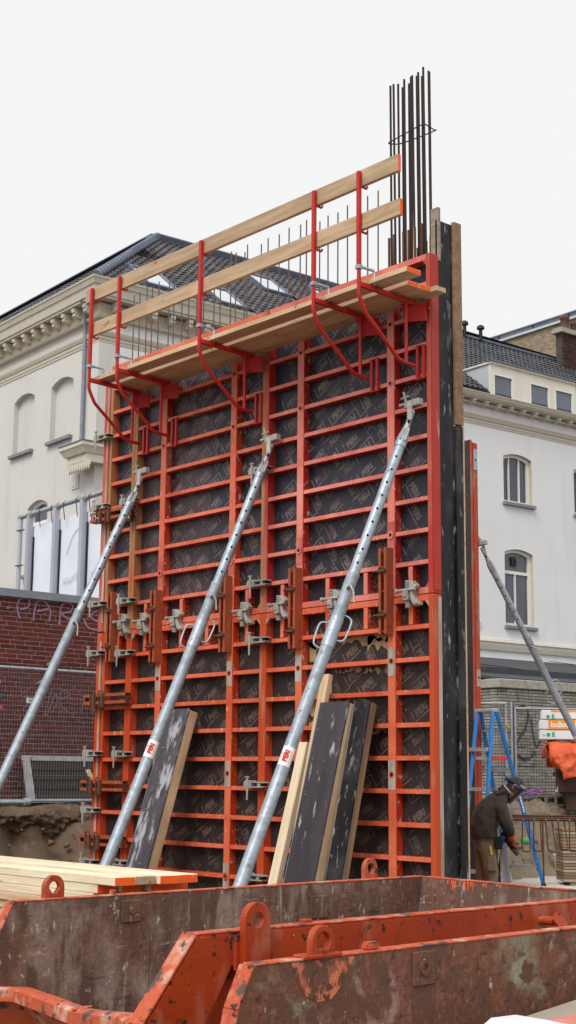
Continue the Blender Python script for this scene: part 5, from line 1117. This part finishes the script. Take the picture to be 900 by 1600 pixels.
def skip(origin, dirv, label, far_s0, far_top, near_s0, ends_, ln_, inner, lip=True, wid=1.64):
    d = V(dirv).normalized(); tv = V((d.y, -d.x, 0)); t = thing('open_skip', label, 'skip'); m = Matrix((d, tv, Z_)).transposed().to_4x4(); m.translation = V(origin)
    t.matrix_world = m
    L2 = ln_-.2
    # far side wall: thin plate, inner face rusty
    far = [(far_s0, 1.0), (far_s0-.07, .87), (far_s0-.12, .62), (.35, .08), (ln_-.15, .08), (ln_, 1.0)]
    near = [(near_s0, 1.0), (near_s0-.26, .68), (near_s0-.1, .3), (.25, .08), (L2-.15, .08), (L2, 1.0)]
    def wall(poly, t0, t1, mats, nm='side_wall', **k): return part(nm, MB().prism(poly, (0, t0, 0), X_, Z_, (0, t1-t0, 0), **k), mats, t, bevel=k.get('bevel', 0))
    wall(far, -.012, .0, [inner]); wall(near, wid-.012, wid, [inner])
    wall(far, -.022, -.0125, [SKIP_O]); wall(near, wid+.0005, wid+.010, [SKIP_O])
    # rims: boxed bands on the outside of both walls
    part('rim', MB().hexa([(far_s0, -.07, .86), (ln_, -.07, .86), (ln_, .006, .86), (far_s0, .006, .86), (far_s0, -.07, 1.0), (ln_, -.07, 1.0), (ln_, .004, 1.004), (far_s0, .004, 1.004)]).box(far_s0, ln_, .004, .010, .985, 1.004), SKIP_O, t, bevel=.008, seg=2) if False else None
    part('rim', MB().box(far_s0, ln_+.02, -.07, -.0225, .86, .998), SKIP_O, t, bevel=.008, seg=2)
    part('rim_edge', MB().box(far_s0, ln_+.015, -.06, .003, .9985, 1.006), SKIP_E, t, bevel=.002)
    part('rim', MB().box(near_s0+.06, L2+.02, wid+.0105, wid+.065, .862, .998), SKIP_O, t, bevel=.008, seg=2)
    part('rim_edge', MB().box(near_s0+.01, L2+.015, wid-.013, wid+.060, .9985, 1.006), SKIP_E, t, bevel=.002)
    # sloped end bands
    nb = [(near_s0, .9975), (near_s0-.26, .68), (near_s0-.12, .38), (near_s0+.10, .38), (near_s0+.02, .60), (near_s0+.19, .86), (near_s0+.16, .9975)]
    part('end_band', MB().prism(nb, (0, wid+.0105, 0), X_, Z_, (0, .058, 0)), SKIP_O, t, bevel=.008, seg=2)
    part('end_edge', MB().beam((near_s0-.004, wid+.026, 1.0), (near_s0-.264, wid+.026, .685), .086, .012, up=(-.68, 0, .5)).beam((near_s0-.264, wid+.026, .685), (near_s0-.10, wid+.026, .33), .086, .012, up=(-.8, 0, -.3)), SKIP_E, t, bevel=.003)
    part('end_edge', MB().beam((far_s0-.004, -.034, 1.0), (far_s0-.074, -.034, .865), .07, .012, up=(-.9, 0, .3)).beam((far_s0-.074, -.034, .865), (far_s0-.13, -.034, .60), .07, .012, up=(-.9, 0, .2)), SKIP_E, t, bevel=.003)
    # low loading lip, dented
    if lip:
        P_ = [V((far_s0-.13, -.05, .60)), V((far_s0-.04, .12, .605)), V((-.17, .55, .62)), V((-.26, .90, .622)), V((-.29, 1.05, .632)), V((-.345, 1.34, .662)), V((near_s0-.24, wid-.01, .680))]
        ps = P_; m_ = MB()
        rows = [[p+V((dx, 0, dz)) for p in ps] for dx, dz in ((.065, -.05), (.065, .004), (.0, .008), (-.022, -.004), (-.026, -.055), (.02, -.062), (.32, -.46), (.6, -.52))]
        part('loading_lip', m_.sheet(rows, smooth=False), SKIP_E, t)
        part('lip_joint', MB().beam(V((-.19, .92, .634)), V((-.29, .925, .630)), .028, .008), SKIP_E, t, bevel=.004)
    part('floor_plate', MB().hexa([(.3, 0, .06), (ln_-.2, 0, .06), (L2-.2, wid, .06), (.25, wid, .06), (.3, 0, .08), (ln_-.2, 0, .08), (L2-.2, wid, .08), (.25, wid, .08)]), inner, t)
    part('end_wall', MB().hexa([(ln_-.15, -.01, .08), (ln_-.135, -.01, .08), (L2-.135, wid, .08), (L2-.15, wid, .08), (ln_, -.01, 1.0), (ln_+.012, -.01, 1.0), (L2+.012, wid, 1.0), (L2, wid, 1.0)]), [inner], t)
    part('rim', MB().hexa([(ln_+.0125, -.02, .88), (ln_+.07, -.02, .88), (L2+.07, wid, .88), (L2+.0125, wid, .88), (ln_+.0125, -.02, .996), (ln_+.07, -.02, .996), (L2+.07, wid, .996), (L2+.0125, wid, .996)]), SKIP_O, t, bevel=.006)
    part('rim_edge', MB().hexa([(ln_-.004, .01, .998), (ln_+.06, .01, .998), (L2+.06, wid-.02, .998), (L2-.004, wid-.02, .998), (ln_-.004, .01, 1.004), (ln_+.06, .01, 1.004), (L2+.06, wid-.02, 1.004), (L2-.004, wid-.02, 1.004)]), SKIP_E, t)
    return t
T4 = lambda x, y, z: Matrix.Translation((x, y, z))
s1 = skip((7.335, -5.80, 0), (-.12, 3.06, 0), 'big orange skip with dented low lip standing before the timber stack', 0.0, 1.0, -.265, None, 3.06, SKIP_R)
lug('lifting_eye', T4(.285, -.10, 0), SKIP_O, s1, .125, .87, 1.115, .032); lug('lifting_eye', T4(2.66, -.10, 0), SKIP_O, s1, .125, .87, 1.125, .032)
lug('lifting_eye', T4(.035, 1.706, 0), SKIP_O, s1, .145, .835, 1.115, .030, .034)
part('eye_backing', bx(-.065, .135, 1.70, 1.712, .845, .99), SKIP_O, s1, bevel=.006)
part('rim_block', bx(.36, .41, 1.645, 1.68, 1.0, 1.022), SKIP_O, s1, bevel=.004); part('rim_block', bx(.60, .63, -.03, -.005, 1.0, 1.03), SKIP_E, s1, bevel=.004)
part('wall_patch', bx(.66, .79, .0005, .010, .86, .975), SKIP_R, s1, bevel=.006); part('patch_bolt', MB().tube([(.725, .008, .92), (.725, .022, .92)], .02, 10), SKIP_R, s1, bevel=.003)
part('wall_patch', bx(2.05, 2.20, .0005, .008, .80, .93), SKIP_R, s1, bevel=.005)
part('side_peg', MB().tube([(2.0, 1.69, .925), (2.0, 1.79, .925)], .022, 10).beam((1.985, 1.80, .955), (2.03, 1.83, .895), .07, .012, up=(0, 1, .4)), SKIP_O, s1)
part('weld_rib', bx(.84, .85, .0005, .006, .25, .86), SKIP_R, s1, bevel=.002); part('weld_rib', bx(.955, .963, .0005, .006, .2, .80), SKIP_R, s1, bevel=.002)
part('paint_run', MB().box(3.03, 3.06, .0, .01, .9, .91), SPRAY, s1) if False else None
pr_ = MB()
random.seed(5)
for k in range(16):
    tt = .34+random.uniform(-.10, .14)+(.30 if k > 11 else 0)*random.random(); z1 = .995; ln2 = random.uniform(.01, .06); s_ = 3.06-.2*tt/1.64
    wq = random.uniform(.002, .006); pr_.add([V((s_-.003, tt-wq, z1)), V((s_-.003, tt+wq, z1)), V((s_-.003-.163*ln2, tt+wq*.5, z1-ln2)), V((s_-.003-.163*ln2, tt-wq*.5, z1-ln2))], [(0, 1, 2, 3)])
part('spray_runs', pr_, SPRAY, s1)
s2 = skip((9.895, -6.41, 0), (-.10, 1.9, 0), 'second rusty skip with greenish inside, nearest the camera', 0.0, 1.0, -.25, None, 3.1, SKIP_G)
part('eye_backing', bx(.225, .415, -.05, .012, 1.0, 1.016), SKIP_O, s2, bevel=.004)
lug('lifting_eye', T4(.322, -.022, 0), SKIP_O, s2, .115, 1.0, 1.112, .034, .03)
part('rim_block', bx(.565, .635, -.045, -.005, 1.004, 1.034), SKIP_E, s2, bevel=.008, seg=2)
part('wall_patch', bx(.80, .93, .0005, .009, .86, .985), SKIP_G, s2, bevel=.006); part('patch_bolt', MB().ring((.865, .009, .925), Y_, .03, .014, .006, 14), SKIP_G, s2)
part('primer_patch', MB().prism([(.17, .995), (.20, .93), (.24, .88), (.30, .855), (.37, .86), (.42, .90), (.45, .95), (.49, .995)], (0, .0006, 0), X_, Z_, (0, .0012, 0)), M('bright_primer', (.66, .21, .10), (.62, .16, .07), 9, rough=.6, layers=[((.15, .065, .042), 11, .46, .54, (1, 1, .6), .8), ((.5, .42, .36), 9, .62, .7, (1, 1, 1), .8), ((.10, .05, .035), 28, .54, .60, (1, 1, 1), .8)]), s2)
# waste inside the second skip
rows = [[crumple((x, yy, .62+.10*math.sin((x-9.9)*3.4)+.05*math.sin(yy*9)), 4, .04) for yy in [-6.2+.09*k for k in range(11)]] for x in [9.99+.09*k for k in range(10)]]
def flat(nm, mb, mat, lab, cat): o = tag(link(nm, mb.mesh(nm, mat)), lab, cat); return o
flat('plastic_sheet', MB().prism([(-5.60, .55), (-5.47, .70), (-5.36, .748), (-5.22, .745), (-5.16, .66)], (10.02, 0, 0), Y_, Z_, (.55, .1, -.02)), PLAST, 'crisp white plastic sheet lying in the second skip', 'sheet')
flat('beige_panel', MB().hexa([(9.93, -5.20, .66), (10.3, -5.17, .66), (10.2, -4.35, .72), (9.86, -4.35, .72), (9.94, -5.20, .70), (10.3, -5.17, .685), (10.2, -4.35, .745), (9.88, -4.35, .765)]), BEIGE, 'torn beige plastic panel lying along the wall of the second skip', 'panel')
flat('red_block', MB().hexa([(10.17, -5.20, .68), (10.45, -5.18, .68), (10.42, -4.7, .70), (10.14, -4.75, .70), (10.17, -5.20, .745), (10.45, -5.18, .745), (10.42, -4.7, .76), (10.14, -4.75, .76)]), PINKB, 'reddish painted block lying among waste in the second skip', 'block')

# ------------------------------------------------------------------ timber stack beside the skip
random.seed(21)
lay = [(1.024, 7.06, 4), (.975, 6.90, 4), (.926, 6.86, 4), (.877, 6.80, 2), (.827, 6.62, 2), (.778, 6.66, 2), (.728, 6.58, 2), (.678, 6.62, 2), (.628, 6.60, 1), (.578, 6.6, 1), (.528, 6.6, 1), (.478, 6.6, 1), (.428, 6.6, 1), (.378, 6.6, 1), (.328, 6.6, 1), (.278, 6.6, 1), (.228, 6.6, 1), (.178, 6.6, 1), (.128, 6.6, 1), (.078, 6.6, 1)]
for li, (z, xe, n) in enumerate(lay):
    for k in range(n):
        yy = -5.0+k*(.143 if li != 1 else .15)+(.012 if li == 1 and k > 1 else 0)+random.uniform(-.004, .004)+(.02*(li % 3) if li > 2 else 0)
        e = xe+random.uniform(-.03, .02)+(.0 if k == 0 else .015*k) - (.0 if li else .02)
        bare = (li == 0 and k == 1)
        row_ = ['front', 'second', 'third', 'rear'][k]
        lab = ('bare ended plank of the top timber layer' if bare else f'{row_} plank in the {ORD[li] if li else "top"} layer of the timber stack' if li < 15 else f'front plank {["in the lowest", "just above the lowest", "two above the lowest", "three above the lowest", "four above the lowest"][19-li]} layer of the timber stack')
        plank('stacked_plank', 2.2+random.uniform(-.1, .1), e, yy, yy+.138, z, z+.0475, [WOODP if li < 3 else (WOOD if li % 2 else WOODP), SPRAY if (li < 3 and not bare) else WOODR], lab, 'plank', 'planks of the timber stack')
tag(link('stack_bearer', bx(6.2, 6.3, -5.0, -4.4, .0, .075).mesh('stack_bearer', WOODO)), 'brown bearer under the timber stack', 'bearer')

# ------------------------------------------------------------------ the worker
WF = V((2.95, 2.86, 0)); fx = V((.663, .748, 0)).normalized(); sy = V((.748, -.663, 0)).normalized()    # fx = facing, sy = towards the near (his right) side
pm = Matrix((fx, -sy, Z_)).transposed().to_4x4(); pm.translation = WF       # local x forward, y = his left, z up
wk = thing('person', 'worker in dark jacket and khaki trousers bending over a power tool', 'person'); wk.matrix_world = pm
def skin(name, nodes, edges, mat, parent, sub=2, root=0):
    me = bpy.data.meshes.new(name); me.from_pydata([n[0] for n in nodes], edges, []); me.materials.append(mat)
    o = link(name, me, parent); sm = o.modifiers.new('skin', 'SKIN'); sm.use_smooth_shade = True; sm.branch_smoothing = .6
    for i, n in enumerate(nodes):
        r = n[1] if isinstance(n[1], tuple) else (n[1], n[1]); me.skin_vertices[0].data[i].radius = r
    me.skin_vertices[0].data[root].use_root = True
    ss = o.modifiers.new('smooth', 'SUBSURF'); ss.levels = ss.render_levels = sub
    return o
# joints
HIP, WST, CHS, NCK = (-.02, 0, 1.0), (.0, 0, 1.12), (.13, 0, 1.36), (.235, 0, 1.455)
SR, SL = (.15, -.17, 1.40), (.17, .16, 1.40); ER, EL = (.19, -.20, 1.14), (.24, .17, 1.13); HR, HL = (.265, -.10, .965), (.27, .05, .93)
KR, KL = (.045, -.11, .54), (-.03, .11, .55); AR, AL = (.02, -.12, .10), (-.07, .12, .10)
body = skin('body', [((-.02, 0, .98), .07), (WST, .07), ((.10, 0, 1.33), .05), (NCK, .055), ((.29, 0, 1.50), .06), ((.135, -.12, 1.35), .022), (ER, .026), ((.25, -.12, 1.0), .026), ((.145, .12, 1.35), .022), (EL, .026), ((.26, .08, .97), .032),
            ((0, -.09, .90), .055), (KR, .05), (AR, .042), ((0, .09, .90), .055), (KL, .055), (AL, .042)],
            [(0, 1), (1, 2), (2, 3), (3, 4), (2, 5), (5, 6), (6, 7), (2, 8), (8, 9), (9, 10), (0, 11), (11, 12), (12, 13), (0, 14), (14, 15), (15, 16)], SKIN, wk)
JR = [(-.03, .985, .150, .205), (-.035, 1.02, .152, .207), (-.04, 1.06, .162, .212), (-.035, 1.12, .160, .212), (-.01, 1.19, .158, .210), (.045, 1.28, .145, .205), (.105, 1.355, .122, .195), (.155, 1.405, .098, .165), (.195, 1.438, .072, .105), (.222, 1.462, .058, .066)]
rows = []
for k, (u, z, ra, rb) in enumerate(JR):
    a_, b_ = JR[max(k-1, 0)], JR[min(k+1, len(JR)-1)]; t_ = V((b_[0]-a_[0], 0, b_[1]-a_[1])).normalized(); fx_ = V((t_.z, 0, -t_.x))
    row = []
    for q in range(29):
        th = 2*PI*q/28; c, s_ = math.cos(th), math.sin(th); e = .85
        row.append(V((u, 0, z))+fx_*(ra*math.copysign(abs(c)**e, c))+Y_*(rb*math.copysign(abs(s_)**e, s_)))
    rows.append(row)
jk = part('jacket', MB().sheet(rows), JACKET, wk)
ssj = jk.modifiers.new('smooth', 'SUBSURF'); ssj.levels = ssj.render_levels = 2
for side_, nodes in ((-1, [((.115, -.150, 1.365), .085), ((.150, -.195, 1.26), .080), (ER, .074), ((.235, -.16, 1.055), .062), ((.25, -.125, 1.005), .05)]),
                     (1, [((.125, .150, 1.365), .08), ((.18, .19, 1.26), .075), (EL, .07), ((.25, .12, 1.03), .06), ((.262, .085, .98), .05)])):
    sv = skin('sleeve', nodes, [(0, 1), (1, 2), (2, 3), (3, 4)], JACKET, jk)
tx = bpy.data.textures.new('cloth_folds', 'CLOUDS'); tx.noise_scale = .09
for o_, s_ in ((jk, .03),)+tuple((c_, .03) for c_ in jk.children):
    dm = o_.modifiers.new('folds', 'DISPLACE'); dm.texture = tx; dm.strength = s_; dm.mid_level = .5
tr_ = skin('trousers', [((-.02, 0, 1.06), (.125, .175)), ((-.025, 0, .97), (.135, .185)), ((0, -.095, .86), (.115, .105)), ((.02, -.105, .72), (.10, .092)), ((.045, -.11, .54), .084), ((.03, -.115, .33), .082), ((.02, -.12, .10), .088),
            ((-.03, .095, .86), (.115, .105)), ((-.03, .105, .72), (.10, .092)), ((-.03, .11, .55), .084), ((-.05, .115, .33), .082), ((-.07, .12, .10), .088)],
            [(0, 1), (1, 2), (2, 3), (3, 4), (4, 5), (5, 6), (1, 7), (7, 8), (8, 9), (9, 10), (10, 11)], TROUS, wk, 2, 1)
dm = tr_.modifiers.new('folds', 'DISPLACE'); dm.texture = tx; dm.strength = .03; dm.mid_level = .5
for (k, a) in ((KR, -.11), (KL, .11)):
    part('knee_patch', MB().sheet([[V((k[0]+.088*math.cos(t), k[1]+.088*math.sin(t), z)) for t in [-.9+1.8*q/8 for q in range(9)]] for z in (k[2]-.20, k[2]-.06, k[2]+.03)]), KNEE, tr_)
    part('thigh_patch', MB().sheet([[V((k[0]-.012+.112*math.cos(t), k[1]+.108*math.sin(t), z)) for t in [-.7+1.0*q/8 for q in range(9)]] for z in (.62, .74, .86)]), OCHRE, tr_)
part('holster_pocket', MB().box(.05, .14, -.215, -.19, .86, 1.0), KNEE, tr_, bevel=.01)
part('folding_rule', MB().beam((.005, -.222, .90), (.02, -.225, .80), .022, .012, up=(0, -1, 0)), LYEL, tr_)
part('cargo_pocket', MB().box(-.03, .07, -.222, -.19, .62, .78), TROUS, tr_, bevel=.012)
for (a, s_) in ((AR, -1), (AL, 1)):
    part('boot', MB().hexa([(a[0]-.09, a[1]-.05, 0), (a[0]+.19, a[1]-.05, 0), (a[0]+.19, a[1]+.05, 0), (a[0]-.09, a[1]+.05, 0), (a[0]-.07, a[1]-.045, .12), (a[0]+.05, a[1]-.045, .13), (a[0]+.05, a[1]+.045, .13), (a[0]-.07, a[1]+.045, .12)]), BOOT, wk, bevel=.025, seg=2)
part('jacket_yoke', MB().sheet([[V((.10+.055*i-.02*math.cos(q), .165*math.sin(q), 1.445+.022*i+.03*math.cos(q)-.002)) for q in [-1.4+2.8*j/8 for j in range(9)]] for i in range(3)]), YOKE, jk)
part('collar', MB().tube([(.185, 0, 1.455), (.235, 0, 1.492)], [.085, .078], 16, cap=False), YOKE, jk); part('shirt_collar', MB().tube([(.225, 0, 1.485), (.245, 0, 1.50)], .070, 16, cap=False), LWHITE, jk)
# head: lofted rings along the neck-to-crown axis, face looking down to the front
hc = V((.315, 0, 1.525)); fa = V((.80, 0, -.60)); ua = V((.60, 0, .80)); ya = Y_
def hp(f, s, u): return hc+fa*f+ya*s+ua*u
prof = [(-.125, .045, -.035, .045), (-.105, .055, -.05, .052), (-.09, .085, -.06, .058), (-.06, .096, -.075, .066), (-.02, .098, -.088, .073), (.02, .10, -.095, .076), (.06, .095, -.095, .075), (.095, .072, -.08, .064), (.118, .04, -.045, .04), (.126, .0, -.0, .004)]
hd = MB(); rows = []
for (u, ff, bb, ss) in prof:
    row = []
    for k in range(21):
        a = 2*PI*k/20; c, s_ = math.cos(a), math.sin(a); row.append(hp((ff if c > 0 else -bb)*c*(abs(c)**-.15 if abs(c) > .01 else 1), ss*s_, u))
    rows.append(row)
head = part('head', hd.sheet(rows), SKIN, wk)
part('nose', MB().hexa([hp(.088, -.014, -.035), hp(.118, -.012, -.032), hp(.118, .012, -.032), hp(.088, .014, -.035), hp(.09, -.008, .015), hp(.10, -.006, .015), hp(.10, .006, .015), hp(.09, .008, .015)]), SKIN, head, bevel=.006, seg=2)
part('mouth', MB().tube([hp(.086, -.022, -.065), hp(.094, 0, -.064), hp(.086, .022, -.065)], .006, 6), M('lips', (.32, .12, .10)), head)
for s_ in (-1, 1):
    part('ear', MB().tube(smooth_path([hp(-.01, s_*.072, -.03), hp(-.028, s_*.088, .005), hp(-.012, s_*.088, .03), hp(.008, s_*.075, .012)], 3), .010, 8), SKIN, head)
    part('eye', MB().tube([hp(.088, s_*.032, .018), hp(.094, s_*.032, .018)], .010, 8), BLACK, head)
hr = MB(); rows = []
for (u, ff, bb, ss) in prof[3:]:
    row = []
    for k in range(21):
        a = 2*PI*k/20; c, s_ = math.cos(a), math.sin(a); j = 1.05+.05*mnoise.noise(V((u*40, a*4, 0)))
        front = (ff*(.62 if u < .055 else 1.0)) if c > 0 else -bb
        row.append(hp(front*c*(abs(c)**-.15 if abs(c) > .01 else 1)*j, ss*s_*j*1.02, u+.004))
    rows.append(row)
part('hair', hr.sheet(rows), HAIR, head)
part('headband', MB().tube([hp(.104*math.cos(a)-.002, .083*math.sin(a), .035+.012*math.cos(a)) for a in [2*PI*k/20 for k in range(21)]], .013, 6), BLACK, head)
part('strap_pad', MB().tube([hp(.03, -.082, .05), hp(.09, -.055, .055)], .022, 8), STRAP, head)
part('band_knob', MB().tube([hp(-.105, -.01, .035), hp(-.145, -.012, .03)], .028, 12), BLUEP, head, bevel=.004); part('visor_hinge', MB().tube([hp(.02, -.085, .03), hp(.02, -.11, .03)], .022, 10).tube([hp(.105, -.05, .05), hp(.125, .05, .05)], .022, 10), BLUEP, head)
part('face_visor', MB().sheet([[hp((.125-.012*q)*math.cos(t), .098*math.sin(t), .05-.055*q) for t in [-1.25+2.5*k/10 for k in range(11)]] for q in range(5)]), VISOR, head)
def hand(name, wr, dirv, palm_n, parent, curl=1.0):
    """gloved hand: palm, four unequal bent fingers and a thumb closing on the grip"""
    w_ = V(wr); d = V(dirv).normalized(); n = V(palm_n); n = (n-d*n.dot(d)).normalized(); s = d.cross(n)
    nodes = [(w_, .030), (w_+d*.045, (.026, .040)), (w_+d*.085, (.024, .042))]; ed = [(0, 1), (1, 2)]
    for i, (off, L_) in enumerate(((-.032, .072), (-.011, .082), (.011, .078), (.031, .062))):
        b = w_+d*.085+s*off; p1 = b+d*L_*.42+n*.012*curl; p2 = p1+d*L_*.18*1+n*L_*.34*curl; p3 = p2-d*L_*.12*curl+n*L_*.26*curl; k = len(nodes)
        nodes += [(b, .0125), (p1, .0115), (p2, .0105), (p3, .009)]; ed += [(2, k), (k, k+1), (k+1, k+2), (k+2, k+3)]
    b = w_+d*.03-s*.034; k = len(nodes); nodes += [(b, .015), (b+d*.030-s*.018+n*.02, .013), (b+d*.055-s*.006+n*.042, .0105)]; ed += [(1, k), (k, k+1), (k+1, k+2)]
    return skin(name, [(tuple(p), r) for p, r in nodes], ed, GLOVE, parent, 2)
hand('gloved_hand', HR, (.35, .30, -.9), (.9, .1, .3), wk); hand('gloved_hand', HL, (.7, -.25, -.7), (.3, -.3, .9), wk, .8)
for (h, e) in ((HR, (.25, -.125, 1.005)), (HL, (.262, .085, .98))): part('glove_cuff', MB().tube([V(e).lerp(V(h), -.1), V(e).lerp(V(h), .9)], [.046, .042], 12), CUFF, wk)
tool = thing('power_tool', 'black power tool held in the worker gloved hands', 'tool'); tool.matrix_world = pm
part('motor_body', MB().tube([(.16, -.11, 1.03), (.205, -.08, .96), (.29, -.03, .86)], [.030, .034, .030], 12), BLACK, tool); part('gear_head', MB().tube([(.28, -.035, .87), (.34, .0, .80)], [.036, .030], 12), M('tool_grey', (.15, .15, .15), rough=.5), tool)
part('side_grip', MB().tube([(.29, -.03, .86), (.30, .06, .90)], .016, 8), BLACK, tool); part('switch', bx(.15, .18, -.14, -.12, .97, 1.0), BLUEP, tool)
tag(link('air_hose', MB().tube(smooth_path([pm @ V(p) for p in ((.19, -.12, 1.02), (.15, -.14, .92), (.12, -.16, .75), (.11, -.16, .55), (.13, -.17, .30), (.20, -.2, .06), (.4, -.1, .02), (.7, .3, .02))], 6), .011, 8).mesh('air_hose', BLACK)), 'black hose hanging from the power tool beside the worker', 'hose')
sh = MB(); rows = []
for i in range(9):
    t = i/8; rows.append([V((.04+.05*t+(.20+.16*t)*q/8, .35+.035*math.sin(q*1.3+t*3), .86-.86*t-.05*math.sin(q*.8))) for q in range(9)])
so_ = tag(link('plastic_sheet', sh.sheet(rows).mesh('plastic_sheet', PLAST)), 'white plastic sheet hanging down beside the worker and ladder', 'sheet'); so_.matrix_world = pm
so_.modifiers.new('thickness', 'SOLIDIFY').thickness = .004
